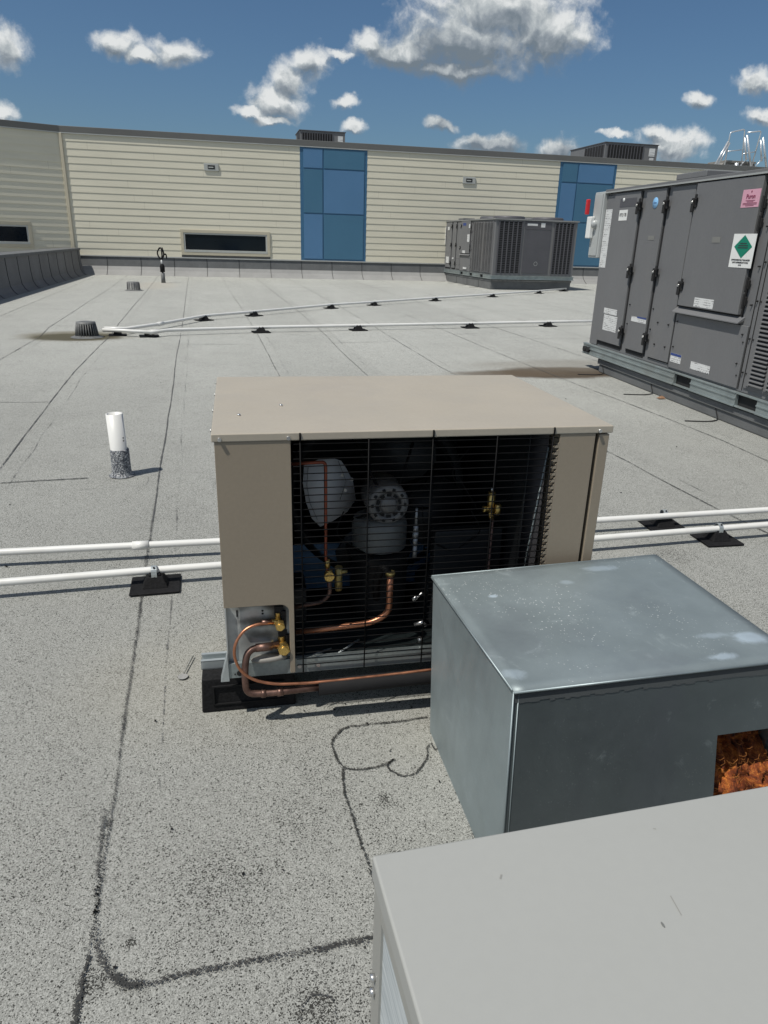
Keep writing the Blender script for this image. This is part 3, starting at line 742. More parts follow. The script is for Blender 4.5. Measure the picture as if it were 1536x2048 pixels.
# ------------------------------------------------------------------ packaged rooftop units
def rtu(name, loc, rz, label, W_=2.39, D_=4.175, zc=.229, H_=1.455, curb=.14, near_detail=True):
    """origin: ground below the near left corner. left face is x=0, far end y=D_. s runs from the far end."""
    t = empty(name, loc, rz); tag(t, label, 'rooftop unit', 'large grey packaged rooftop units')
    zr = zc - .09
    def Y(s): return D_-s
    zt = zc + H_
    # curb
    b = MB(); b.box(-.004, W_+.004, .05, Y(.27), 0, zr-.012); b.build('curb', M['curbm'], t, bevel=.01)
    b = MB(); b.box(-.016, W_+.016, .03, Y(.25), zr-.062, zr-.010); b.build('curb_cap', M['curbm'], t, bevel=.006)
    b = MB(); yy_ = Y(.35)
    while yy_ > .3:
        b.tube([(-.006, yy_, zr-.06), (-.007, yy_-.02, .05), (-.02, yy_-.08, .006), (-.12, yy_-.13, .006), (-.30, yy_-.10, .006)], .004, n=4, caps=False, bend=.05); yy_ -= .95
    explode(b.build('curb_lap', M['slot'], t))
    # base rail with fork pockets
    b = MB()
    pk = [(1.68,1.92),(2.49,2.72),(3.35,3.58)]
    edges = [-.08]+[e for q in pk for e in q]+[D_+.0]
    for i in range(0, len(edges), 2):
        s0, s1 = edges[i], edges[i+1]
        b.box(-.035,-.005, Y(s1), Y(s0), zr, zr+.105)
        b.box(-.042,-.034, Y(s1), Y(s0), zr, zr+.014); b.box(-.042,-.034, Y(s1), Y(s0), zr+.052, zr+.066); b.box(-.042,-.034, Y(s1), Y(s0), zr+.094, zr+.105)
    for s0, s1 in pk:
        b.box(-.035,-.005, Y(s1), Y(s0), zr, zr+.012); b.box(-.035,-.005, Y(s1), Y(s0), zr+.092, zr+.105)
    b.box(-.03, W_+.03, -.03, -.004, zr, zr+.10); b.box(-.05, W_+.05, -.05, -.03, zr+.085, zr+.10); b.box(-.05, W_+.05, -.05, -.03, zr, zr+.012)
    b.box(W_+.005, W_+.035, -.0, D_, zr, zr+.10)
    b.build('base_rail', M['galv'], t, bevel=.003, seg=1)
    b = MB()
    for s in (.01, .085): b.cyl((-.060, Y(s)+.02, zr+.05), (-.030, Y(s)+.02, zr+.05), .028, n=14)
    for s0, s1 in pk:
        b.box(-.004, .08, Y(s1), Y(s0), zr+.012, zr+.092)
    explode(b.build('rail_opening', M['slot'], t))
    # cabinet
    b = MB(); b.box(.0, W_, 0, D_, zc+.012, zt-.03); b.build('cabinet', M['rtu'], t, bevel=.006)
    b = MB(); b.box(-.03, W_+.03, -.03, D_+.03, zt-.028, zt); b.build('top_panel', M['rtu'], t, bevel=.004)
    b = MB(); b.box(-.036, -.030, -.036, D_+.03, zt-.032, zt-.020); b.box(-.036, W_+.036, -.036, -.030, zt-.032, zt-.020); b.build('top_trim', M['drip'], t)
    # left face panels
    def pan(nm, s0, s1, z0, z1, out, mat='rtu', bev=.004):
        q = MB(); q.box(-out, -.001, Y(s1), Y(s0), zc+z0, zc+z1); return q.build(nm, M[mat], t, bevel=bev)
    b = MB()
    def line(s0, s1, z0, z1, out=.0035): b.box(-out, -.0, Y(s1), Y(s0), zc+z0, zc+z1)
    pan('corner_post', 0, .155, .02, 1.40, .012)
    d1 = pan('access_door', .165, .655, .075, 1.41, .020)
    d2 = pan('access_door', .765, 1.085, .075, 1.41, .020)
    pan('side_panel', 1.17, 1.505, .06, 1.41, .014)
    d3 = pan('access_door', 1.54, 2.32, .525, 1.415, .030)
    pan('side_panel', 1.525, 2.44, .03, .46, .012)
    # drip ledge below the large door
    q = MB(); q.prism([(-.050, 0, zc+.475),(-.050, 0, zc+.468),(-.0, 0, zc+.490),(-.0, 0, zc+.515)], (0, .86, 0))
    o = q.build('drip_ledge', M['rtu'], t); o.location = (0, Y(2.37), 0)
    line(.156,.164,.02,1.41); line(.656,.676,.05,1.41); line(1.086,1.106,.05,1.41); line(.757,.764,.05,1.41)
    line(.165,.655,.035,.074); line(.765,1.085,.035,.074); line(1.506,1.522,.03,1.41); line(2.322,2.345,.50,1.41); line(2.445,2.452,.03,1.41)
    line(1.17,1.505,.050,.058); line(1.52,2.345,.488,.522); line(2.49,2.495,.03,1.41)
    b.build('panel_gap', M['slot'], t)
    # condenser coil louvres
    for (s0, s1, nc) in ((2.56, 3.30, 4), (3.38, 4.02, 3)):
        pan('coil_frame', s0-.05, s1+.05, .05, 1.40, .010, 'rtu')
        q = MB(); q.box(-.0105, -.009, Y(s1), Y(s0), zc+.08, zc+1.37); q.build('coil', M['slot'], t)
        q = MB(); z = .085
        cw = (s1-s0)/nc
        while z < 1.36:
            for c_ in range(nc):
                a0, a1 = s0+c_*cw+.018, s0+(c_+1)*cw-.018
                q.prism([(-.012, Y(a1), zc+z),(-.030, Y(a1), zc+z-.004),(-.030, Y(a1), zc+z+.003),(-.012, Y(a1), zc+z+.012)], (0, a1-a0, 0))
            z += .028
        for c_ in range(nc+1):
            sc = s0+c_*cw; q.box(-.018, -.011, Y(sc+.014), Y(sc-.014), zc+.07, zc+1.38)
        q.build('louvre_grille', M['rtu'], t)
    # near end face
    def fpan(nm, x0, x1, z0, z1, out, mat='rtu'):
        q = MB(); q.box(x0, x1, -out, -.001, zc+z0, zc+z1); return q.build(nm, M[mat], t, bevel=.004)
    fpan('end_panel', .84, 1.62, .08, 1.18, .012, 'rtudark'); fpan('end_panel', .84, 1.62, 1.20, 1.40, .012, 'rtudark')
    for x0, x1 in ((.10, .76), (1.72, 2.28)):
        q = MB(); q.box(x0, x1, -.006, -.001, zc+.08, zc+1.38); q.build('coil', M['slot'], t)
        q = MB(); n_ = 5
        for i in range(n_+1):
            xx = x0+(x1-x0)*i/n_; q.box(xx-.016, xx+.016, -.022, -.007, zc+.07, zc+1.39)
        z = .11
        while z < 1.36:
            q.box(x0, x1, -.014, -.010, zc+z, zc+z+.010); z += .045
        q.build('louvre_grille', M['rtudark'], t)
    # roof fans
    for fx, fy in ((.62, .62), (1.78, .62), (.62, 1.65), (1.78, 1.65)):
        q = MB(); q.lathe([(.43,0),(.43,.05),(.40,.075),(.38,.075),(.37,.0)], (fx, fy, zt)); q.build('fan_shroud', M['rtudark'], t)
    q = MB(); q.box(-.02, .35, Y(1.62), Y(1.20), zt+.001, zt+.045); q.build('top_box', M['rtu'], t, bevel=.006)
    # latches
    def latch(s, z):
        q = MB(); q.box(-.040, -.021, Y(s)-.038, Y(s)+.038, zc+z-.032, zc+z+.038); q.box(-.052, -.040, Y(s)-.014, Y(s)+.020, zc+z-.065, zc+z+.030)
        q.box(-.058,-.046, Y(s)-.055, Y(s)-.03, zc+z+.02, zc+z+.062)
        o = q.build('latch', M['slot'], t, bevel=.006)
        q = MB(); q.cyl((-.058, Y(s), zc+z+.008), (-.050, Y(s), zc+z+.008), .011, n=12); q.build('bolt', M['steel'], o)
    for z in (1.285, .75, .212): latch(.675, z)
    for z in (1.28, .75, .215): latch(1.125, z)
    for z in (1.275, .668): latch(1.545, z)
    for z in (1.24, 1.12, .73, .62):
        q = MB(); q.box(-.030, -.010, Y(2.36)-.012, Y(2.36)+.012, zc+z-.03, zc+z+.03); q.cyl((-.034,Y(2.36),zc+z-.05),(-.034,Y(2.36),zc+z+.05),.008,n=10); q.build('hinge', M['slot'], t, bevel=.004)
    # screws
    q = MB()
    for s in (.72, 1.14):
        for z in (.29,.46): q.cyl((-.010, Y(s), zc+z), (-.001, Y(s), zc+z), .006, n=8)
    for s in (1.27, 1.44):
        for z in (.18,.36): q.cyl((-.024, Y(s), zc+z), (-.012, Y(s), zc+z), .007, n=8)
    for s in (1.56, 2.40):
        for z in (.2,.40): q.cyl((-.022, Y(s), zc+z), (-.010, Y(s), zc+z), .006, n=8)
    for z in (.12,.35,.6,.85,1.1,1.3):
        for s in (2.42, 2.47, 2.52): q.cyl((-.018, Y(s), zc+z+.03*(s > 2.45)), (-.001, Y(s), zc+z+.03*(s > 2.45)), .0055, n=8)
    explode(q.build('screw', M['slot'], t))
    # disconnect switch at the far corner
    q = MB(); q.box(-.045, .12, Y(-.215), Y(-.012), zc+.84, zc+1.44); dsc = q.build('disconnect_box', M['discon'], t, bevel=.008)
    q = MB(); q.box(-.052, -.046, Y(-.20), Y(-.03), zc+.86, zc+1.42); q.build('cover', M['discon'], dsc, bevel=.003)
    q = MB(); q.box(-.095, -.053, Y(-.235), Y(-.14), zc+1.02, zc+1.22); q.build('switch_housing', M['white'], dsc, bevel=.008)
    q = MB(); q.lathe([(.0,-.02),(.035,-.018),(.04,0),(.04,.02)], (-.06, Y(-.10), zc+1.15), axis='y', n=16); q.build('switch_knob', M['discon'], dsc)
    q = MB(); q.box(-.11, -.075, Y(-.275), Y(-.235), zc+1.24, zc+1.38); q.build('switch_handle', M['red'], dsc, bevel=.008)
    # labels
    if near_detail:
        rot = (R(90), 0, R(-90))
        def lab(nm, s0, s1, z0, z1, out, mat='print'):
            q = MB(); q.box(-out-.0015, -out, Y(s1), Y(s0), zc+z0, zc+z1); return q.build(nm, M[mat], t)
        lab('wiring_label', .000, .135, .755, 1.28, .0125)
        a = lab('unit_number_label', .30, .46, 1.175, 1.265, .0205, 'white')
        text_part('lettering', 'RTU 7B', .040, M['ink'], a, (-.0235, Y(.38), zc+1.222), rot)
        a = lab('logo_plate', .29, .60, 1.29, 1.36, .0205, 'rtudark')
        q = MB(); q.lathe([(.0,-.004),(.016,-.004),(.017,.0)], (0,0,0), axis='z', n=16); o = q.build('emblem', M['white'], a); o.location = (-.0225, Y(.36), zc+1.35); o.rotation_euler = (0, R(90), 0)
        q = MB(); q.lathe([(.0,-.0022),(.043,-.0022),(.044,.0)], (0,0,0), n=24); o = q.build('round_sticker', M['cyan'], t); o.location = (-.0215, Y(.935), zc+1.302); o.rotation_euler = (0, R(90), 0)
        q = MB(); q.lathe([(.0,-.001),(.028,-.001)], (0,0,0), n=20); q2 = q.build('sticker_band', M['navy'], o); q2.location = (0,0,-.0025); q2.scale = (.12,1,1)
        lab('warning_label', .255, .525, .340, .392, .0205); lab('data_label', .27, .55, .185, .33, .0205)
        lab('warning_label', .815, 1.08, .325, .368, .0205); a = lab('label_stripe', .92, 1.08, .362, .374, .0225, 'navy')
        lab('warning_label', 1.77, 2.02, .535, .602, .0305)
        lab('notice_label', 1.545, 1.70, .080, .150, .0125); lab('label_stripe', 1.545, 1.70, .132, .150, .0145, 'navy')
        lab('warning_label', 1.845, 2.10, .070, .128, .0125)
        lab('ghost_plate', 1.86, 1.96, .995, 1.035, .0305, 'greydim'); lab('ghost_plate', .90, 1.00, 1.01, 1.045, .0205, 'greydim')
        a = lab('refrigerant_label', 2.125, 2.315, 1.222, 1.335, .0305, 'pink')
        text_part('lettering', 'Puron', .040, M['inkred'], a, (-.0335, Y(2.22), zc+1.290), rot, bold=.01)
        q = MB()
        for i, ww in enumerate((.10, .07, .15, .15, .09)): q.box(-.0335, -.0322, Y(2.22)-ww/2, Y(2.22)+ww/2, zc+1.264-i*.008, zc+1.2665-i*.008)
        q.box(-.0335,-.0322,Y(2.222),Y(2.218),zc+1.312,zc+1.328); q.box(-.0335,-.0322,Y(2.226),Y(2.214),zc+1.318,zc+1.323)
        q.build('small_print', M['inkred'], a)
        a = lab('safety_label', 2.115, 2.370-.005, .835, 1.055, .0305, 'white')
        cy, cz = Y(2.24), zc+.972
        q = MB(); q.prism([(-.0335, cy-.098, cz),(-.0335, cy, cz-.075),(-.0335, cy+.098, cz),(-.0335, cy, cz+.075)], (.0012,0,0)); dm = q.build('green_diamond', M['green'], a)
        q = MB()
        for dz, ww in ((.018,.07),(.004,.10),(-.010,.11)): q.box(-.0348,-.0337, cy-ww/2, cy+ww/2, cz+dz, cz+dz+.006)
        q.build('diamond_print', M['ink'], dm)
        text_part('lettering', 'ENVIRONMENTALLY BALANCED', .014, M['ink'], a, (-.0335, cy, zc+.885), rot, bold=.01)
        text_part('lettering', 'UNITS: REFRIGERANT R410A', .014, M['ink'], a, (-.0335, cy, zc+.868), rot, bold=.01)
        text_part('lettering', 'CLASS', .012, M['ink'], a, (-.0335, cy, zc+.852), rot)
    else:
        q = MB()
        for (s0,s1,z0,z1) in ((.02,.12,.75,1.28),(.30,.46,1.17,1.27),(.27,.55,.2,.39),(.85,1.0,.33,.38),(1.75,2.0,.53,.60),(1.9,2.2,.08,.14),(2.12,2.3,.84,1.05),(2.2,2.3,1.22,1.33)):
            q.box(-.034, -.0312, Y(s1), Y(s0), zc+z0, zc+z1)
        explode(q.build('sticker', M['print'], t))
        q = MB(); q.box(.90,1.20,-.016,-.0125,zc+1.29,zc+1.35); q.box(1.30,1.42,-.016,-.0125,zc+1.26,zc+1.37); q.build('sticker', M['print'], t)
        q = MB(); q.lathe([(.045,-.003),(.055,-.003)], (1.24,-.014,zc+.33), axis='y', n=20); q.build('emblem', M['drip'], t)
        q = MB(); q.box(-.034,-.0312,Y(1.95),Y(1.70),zc+1.29,zc+1.36); q.build('logo_plate', M['navy'], t)
    return t

yw = -.051; c_, s_ = math.cos(yw), math.sin(yw)
fx, fy = 3.517 - s_*2.824, 3.998 + c_*2.824
rtu('rooftop_unit', (fx + s_*4.175, fy - c_*4.175, 0), yw, 'large grey rooftop unit with black latches and a green diamond label at the right edge', zc=.229)
yw = .029
rtu('rooftop_unit', (7.167, 19.262, 0), yw, 'grey rooftop unit on the far side of the roof, standing before the beige wall', zc=.36, H_=1.455, near_detail=False)

# smaller units up on the building's roof
def small_unit(x, y, w_, d_, h, label, mirror=False):
    t = empty('roof_top_unit', (x, y, 3.6)); tag(t, label, 'rooftop unit', 'units on the upper roof')
    b = MB(); b.box(0, w_, 0, d_, .02, h-.03); b.build('cabinet', M['rtu'], t, bevel=.01)
    b = MB(); b.box(-.03, w_+.03, -.03, d_+.03, h-.03, h); b.build('top_panel', M['rtudark'], t, bevel=.005)
    g0, g1 = .05*w_, .72*w_
    b = MB(); b.box(g0, g1, -.010, -.001, .25, h-.1); b.build('coil', M['slot'], t)
    b = MB(); n_ = 12
    for i in range(n_+1):
        xx = g0+(g1-g0)*i/n_; b.box(xx-.012, xx+.012, -.03, -.011, .22, h-.08)
    b.build('grille', M['rtudark'], t)
    b = MB(); b.box(w_*.84, w_*.95, -.012, -.001, h-.45, h-.15); b.box(w_*.86, w_*.94, -.012, -.001, h-.75, h-.5); b.build('label_sheet', M['print'], t)
    b = MB(); b.box(-.010, -.001, .08, .55*d_, .25, h-.1); b.build('coil', M['slot'], t)
    b = MB()
    for i in range(8):
        yy_ = .08+(.55*d_-.08)*i/7; b.box(-.025, -.011, yy_-.012, yy_+.012, .22, h-.08)
    b.build('grille', M['rtudark'], t)
    b = MB(); b.box(-.012, -.001, .62*d_, .66*d_, h-.85, h-.55); b.box(-.012, -.001, .76*d_, .80*d_, h-.85, h-.62); b.build('label_sheet', M['print'], t)
    return t
small_unit(3.1, 30, 1.72, 1.5, 1.37, 'small dark rooftop unit on the upper roof above the first blue panel')
small_unit(15.64, 30, 2.40, 3.2, 1.62, 'wider grey rooftop unit on the upper roof above the second blue panel')

# roof hatch with ladder rails
t = empty('roof_hatch', (17.45, 25.0, 3.6)); tag(t, 'weathered roof hatch curb on the upper roof with its railing', 'roof hatch')
b = MB(); b.prism([(-.25,0,0),(1.75,0,0),(1.55,0,.52),(.25,0,.52)], (0, 1.0, 0)); b.build('curb', M['hatch'], t, bevel=.02)
b = MB(); b.box(.30, 1.55, -.04, 1.0, .521, .60); b.build('lid', M['hatch'], t, bevel=.01)
t = empty('safety_railing', (17.2, 24.8, 3.6)); tag(t, 'bright metal safety railing and grab bars around the upper roof hatch', 'railing')
def hoop(pts, r=.022):
    b = MB(); b.tube(pts, r, n=8, bend=.08); return b.build('rail_hoop', M['alurail'], t)
hoop([(.42,0,.25),(.42,0,1.45),(.97,0,1.58),(1.13,0,.2)])
hoop([(1.10,.0,1.48),(1.64,0,1.56),(1.50,0,.25)])
hoop([(.40,0,.85),(.98,0,.93)], .016); hoop([(1.05,0,.80),(1.55,0,.90)], .016)
hoop([(-.02,0,.28),(.40,0,1.16)], .035); hoop([(-.02+.09,0,.25),(.47,0,1.12)], .03)
hoop([(.62,.7,.3),(.9,.7,1.15)], .03)
hoop([(1.10,0,1.40),(1.52,-.05,.25)], .035); hoop([(1.02,0,1.32),(1.22,-.05,.6)], .03)
hoop([(1.76,0,1.36),(2.12,-.05,.35)], .035); hoop([(1.68,0,1.28),(1.85,-.05,.6)], .03)
hoop([(1.60,0,.35),(1.95,0,.75)], .015); hoop([(-.05,0,.42),(.12,0,.22)], .02); hoop([(.98,0,.35),(1.3,0,.68)], .015)
hoop([(.85,-.1,.15),(.82,-.1,.5)], .07)

# ------------------------------------------------------------------ drains, vents on the roof
t = empty('roof_drain', (-1.60, 9.13, 0)); t.scale = (.84,.84,.90); tag(t, 'roof drain with slotted dome strainer standing in a brown pond stain', 'roof drain')
b = MB(); b.lathe([(.22,.004),(.17,.02),(.145,.03),(.0,.03)], n=32); b.build('flange', M['castiron'], t)
b = MB()
for k in range(26):
    a = 2*math.pi*k/26; b.tube([(.150*math.cos(a),.150*math.sin(a),.025),(.138*math.cos(a),.138*math.sin(a),.10),(.122*math.cos(a),.122*math.sin(a),.185)], .0095, n=5)
b.build('strainer_bars', M['castiron'], t)
b = MB(); b.lathe([(.132,.175),(.128,.197),(.09,.203),(.0,.203)], n=26); b.lathe([(.12,.165),(.0,.165)], n=20); b.build('strainer_cap', M['castiron'], t)
b = MB(); b.cyl((0,0,.03),(0,0,.16), .10, n=20); b.build('core', M['slot'], t)
t = empty('roof_vent', (-1.90, 16.9, 0)); t.scale = (.85,.85,.85); tag(t, 'short black vent stub on the far left of the roof', 'vent')
b = MB(); b.lathe([(.23,.004),(.19,.02),(.155,.03),(.145,.20),(.125,.215),(.0,.215)], n=24); b.build('stub', M['castiron'], t)
b = MB()
for k in range(18):
    a = 2*math.pi*k/18; b.tube([(.160*math.cos(a),.160*math.sin(a),.03),(.150*math.cos(a),.150*math.sin(a),.205)], .007, n=4)
b.build('ribs', M['rtudark'], t)

t = empty('vent_pipe', (-.556, 3.685, 0)); tag(t, 'white upright plastic vent pipe with a grey granule sleeve round its foot', 'vent pipe')
b = MB(); b.lathe([(.0405,.02),(.0405,.325),(.0345,.325),(.0345,.02)], n=36); pv = b.build('pipe', M['pvc'], t)
pv.rotation_euler = (0, R(-1.3), 0)
b = MB(); b.cyl((.031,-.026,.19),(.0345,-.0285,.19), .003, n=8); b.cyl((.031,-.026,.205),(.0345,-.0285,.205), .003, n=8); b.build('stain_dot', M['slot'], pv)
b = MB()
b.lathe([(.064,.004),(.052,.012),(.0475,.03),(.0465,.10),(.0465,.138),(.043,.143),(.0405,.143)], n=36); b.build('sleeve', M['sleeve'], t)

t = empty('cable_mast', (-1.48, 19.75, 0)); t.scale = (.72,.72,.95); tag(t, 'short service mast with black cables looped over its top', 'cable mast')
b = MB(); b.cyl((0,0,0),(0,0,.25), .075, .065, n=16); b.build('sleeve', M['castiron'], t)
b = MB(); b.lathe([(.0,.27),(.08,.275),(.085,.42),(.05,.48),(.0,.48)], n=16); b.cyl((0,0,.25),(0,0,.28),.03); b.build('boot', M['black'], t)
b = MB(); b.cyl((-.01,0,.48),(-.01,0,.58), .028, n=12); b.build('pipe', M['white'], t)
b = MB()
b.tube([(-.01,0,.57),(-.10,0,.66),(-.14,0,.76),(-.06,0,.87),(0,0,.88)], .024, n=8, bend=.06)
b.tube([(0,0,.57),(.02,0,.70),(.02,0,.86)], .024, n=8)
b.tube([(0,0,.60),(.08,0,.68),(.08,0,.78),(.03,0,.89)], .026, n=8, bend=.05); b.tube([(.06,0,.72),(.16,0,.73),(.17,0,.62)], .022, n=8, bend=.04)
b.build('cable_loops', M['black'], t)

# ------------------------------------------------------------------ condensate pipes on their supports
PZ = .058
def pipe_run(label, pts, r=.0135, couplings=()):
    t = empty('drain_pipe', (pts[0][0], pts[0][1], 0)); tag(t, label, 'pipe', 'white condensate pipes on the roof')
    o0 = Vector((pts[0][0], pts[0][1], 0))
    b = MB(); b.tube([Vector(p)-o0 for p in pts], r, n=14); b.build('pipe', M['pvc'], t)
    for (p, q) in couplings:
        b = MB(); b.tube([Vector(p)-o0, Vector(q)-o0], r*1.28, n=16); b.build('coupling', M['pvc'], t)
    return t
def support(x, y, rz, label, sc=1.0, strap=True, group='black pipe supports'):
    t = empty('pipe_support', (x, y, 0), rz); tag(t, label, 'pipe support', group); t.scale = (sc,)*3
    b = MB(); b.box(-.085,.085,-.072,.072,.003,.011); b.build('base_pad', M['black'], t, bevel=.004)
    b = MB()
    b.hexa([(-.044,-.040,.010),(.044,-.040,.010),(.044,.040,.010),(-.044,.040,.010),(-.027,-.021,.048),(.027,-.021,.048),(.027,.021,.048),(-.027,.021,.048)])
    b.box(-.020,-.012,-.020,.020,.045,.056); b.box(.012,.020,-.020,.020,.045,.056)
    b.build('saddle', M['black'], t, bevel=.003)
    if strap:
        b = MB(); a_ = [(.0, -.022, .036)]
        pts = [(-.001, -.0215, .034), (-.001, -.0205, .055)] + [(-.001, .0195*math.cos(k), PZ+.0195*math.sin(k)+.002) for k in [math.pi*(1-i/10) for i in range(11)]] + [(-.001, .021, .036)]
        for p, q in zip(pts, pts[1:]):
            b.quad((p[0]-.0095, p[1], p[2]), (p[0]+.0095, p[1], p[2]), (q[0]+.0095, q[1], q[2]), (q[0]-.0095, q[1], q[2]))
        o = b.build('strap', M['galvlit'], t, solid=.0016)
        b = MB(); b.cyl((0,-.0225,.044),(0,-.0245,.044),.0035,n=8); b.cyl((0,-.012,.077),(0,-.013,.081),.0035,n=8); b.build('screw', M['slot'], t)
    return t
PZs = PZ
# near pair
pipe_run('nearer white pipe of the close pair, passing behind the tan condenser', [(-3.2,2.33,PZ),(-.86,2.360,PZ),(-.28,2.385,PZ),(.3,2.40,PZ),(1.4,2.42,PZ),(2.3,2.455,PZ),(3.3,2.48,PZ)])
pipe_run('farther white pipe of the close pair, with a coupling left of the tan condenser', [(-3.4,2.60,PZ),(-.9,2.625,PZ),(-.05,2.61,PZ),(1.5,2.61,PZ),(2.4,2.62,PZ),(3.4,2.64,PZ)], couplings=[((-.385,2.615,PZ),(-.325,2.614,PZ))])
support(-.285, 2.372, .03, 'black pipe support left of the tan condenser')
support(1.885, 2.635, -.05, 'black pipe support right of the condenser, under the farther pipe')
support(2.03, 2.450, -.03, 'black pipe support right of the condenser, under the nearer pipe')
# far pair
PZ = .066
DR = (-1.35, 9.33)
pipe_run('long white pipe slanting away from the drain to the far rooftop unit', [(-1.44,9.40,.072),(-1.20,9.42,PZ),(-.84,9.95,PZ),(-.297,11.02,PZ),(.454,11.72,PZ),(1.879,13.136,PZ),(2.813,13.852,PZ),(4.389,15.111,PZ),(6.193,16.497,PZ),(8.01,17.959,PZ),(9.31,19.10,PZ)], r=.021, couplings=[((-.86,9.92,PZ),(-.80,10.03,PZ))])
pipe_run('long white pipe running level from the drain toward the right-hand unit', [(-1.44,9.25,.072),(-1.2,9.22,PZ),(-.86,9.08,PZ),(-.78,9.22,PZ),(-.905,9.30,PZ)][:3]+[(-.70,9.28,PZ),(.456,9.631,PZ),(1.794,9.90,PZ),(3.534,10.244,PZ),(4.893,10.52,PZ),(6.6,10.85,PZ)], r=.021, couplings=[((-.88,9.08,PZ),(-.80,9.18,PZ))])
names1 = ['nearest the drain', 'second from the drain', 'third from the drain', 'fourth from the drain', 'fifth from the drain', 'sixth from the drain', 'second from the far unit', 'beside the far rooftop unit']
for (p, nm) in zip([(-.297,11.02),(.454,11.72),(1.879,13.136),(2.813,13.852),(4.389,15.111),(6.193,16.497),(8.01,17.959),(9.20,19.02)], names1):
    support(p[0], p[1], .7, 'small black support under the slanting pipe, %s' % nm, 1.35, False)
for (p, nm) in zip([(-.905,9.20),(.456,9.631),(1.794,9.90),(3.534,10.244),(4.893,10.52)], ['first right of the drain', 'second right of the drain', 'third, in the middle of the run', 'fourth right of the drain', 'last before the large unit']):
    support(p[0], p[1], .15, 'small black support under the level pipe, %s' % nm, 1.35, False)
support(-1.28, 9.30, .1, 'black support holding both pipe ends beside the drain', 1.2, False)

# ------------------------------------------------------------------ tan condensing unit in the centre
ax, ay, ayaw = -.036, 1.568, -.015
A = empty('condensing_unit', (ax, ay, .125), ayaw); tag(A, 'tan condensing unit with open wire grille showing fan and copper pipes', 'condensing unit')
W_, D_, H_ = .940, .665, .640
b = MB(); b.box(0, W_, 0, D_, 0, .004); b.box(0, W_, -.002, .0, 0, .042); b.box(0, W_, D_-.002, D_, 0, .042); b.box(0, .002, 0, D_, 0, .042); b.box(W_-.002, W_, 0, D_, 0, .042)
b.box(0, W_, -.002, .012, .040, .043); b.build('base_pan', M['galv'], A, bevel=.001, seg=1)
b = MB(); b.box(.004, W_-.004, .004, D_-.004, .006, .020); b.build('pan_floor', pm('pan_floor_paint', (.030,.040,.042), .4, .3, var=.4, scale=8), A)
# lid
b = MB(); b.box(-.006, W_+.012, -.0205, D_+.005, .621, H_); b.build('lid', M['tan'], A, bevel=.003)
b = MB()
for x in (.012, .162, .915): b.cyl((x,-.0265,.628),(x,-.0205,.628),.0045,n=10)
for x, y in ((.056,.15),(.163,.25)): b.cyl((x,y,H_),(x,y,H_+.004),.004,n=10)
for x in (.18,.228): b.cyl((x,-.006,.020),(x,-.002,.020),.005,n=10)
for y in (.05,.25,.45,.62): b.cyl((-.010,y,.630),(-.006,y,.630),.004,n=8)
explode(b.build('screw', M['steel'], A))
# front left panel with the notch for the valves
r_ = .022; pts = [(0,.211),(0,.621),(.167,.621),(.1685,.012),(.156,.012)]
arc = [(.156-r_+r_*math.cos(k*math.pi/12), .209-r_+r_*math.sin(k*math.pi/12)) for k in range(7)]
pts = [(0,.209),(0,.621),(.167,.621),(.1685,.012),(.156,.012)] + arc
b = MB(); b.prism([(x,-.018,z) for x, z in pts], (0,.012,0)); b.box(0,.002,.008,.06,.209,.621)
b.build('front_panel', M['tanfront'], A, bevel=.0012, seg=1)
b = MB(); b.box(.0, .003, .06, D_, .042, .621); b.build('side_panel', M['tan'], A, bevel=.001, seg=1)
b = MB(); b.box(.002, .158, .012, .015, .043, .225); b.box(.001,.004,-.001,.034,.043,.21)
pl = b.build('valve_plate', M['plate'], A)
b = MB(); b.box(.028,.032,.0105,.0118,.168,.186); b.cyl((.035,.011,.195),(.035,.0119,.195),.002,n=8); b.cyl((.092,.011,.180),(.092,.0119,.180),.0028,n=8); b.cyl((.092,.011,.172),(.092,.0119,.172),.0028,n=8)
b.cyl((.018,-.0035,.012),(.018,-.0021,.012),.002,n=8); b.cyl((.03,-.0035,.014),(.03,-.0021,.014),.008,n=14)
b.build('slot', M['slot'], A)
# valves
for (vx, vz, r) in ((.133,.148,.0125),(.141,.080,.0155)):
    b = MB(); b.cyl((vx,-.020,vz),(vx,-.004,vz), r, n=6, smooth=False); b.cyl((vx,-.004,vz),(vx,.030,vz), r*.75, n=14); b.cyl((vx-.004,.012,vz),(vx-.004,.012,vz+.025), r*.6, n=12); b.cyl((vx-.03,.005,vz+.004),(vx,.005,vz), r*.6, n=12); b.cyl((vx,-.024,vz),(vx,-.020,vz), r*.75, n=16)
    v_ = b.build('service_valve', M['brass'], A, bevel=.001)
    b = MB(); b.box(vx-.012, vx+.010, .008, .030, vz+.018, vz+.042); b.box(vx+.006, vx+.016, .004, .030, vz-.02, vz+.03); b.build('valve_bracket', M['slot'], v_)
b = MB(); b.lathe([(.0,.0),(.05,.0),(.052,.006),(.045,.010),(.0,.010)], (0,0,0), n=24); o = b.build('gasket_tape', M['hatch'], A); o.location = (.105,.0,.046); o.scale = (.9,.3,1); o.rotation_euler = (0, R(-4), 0)
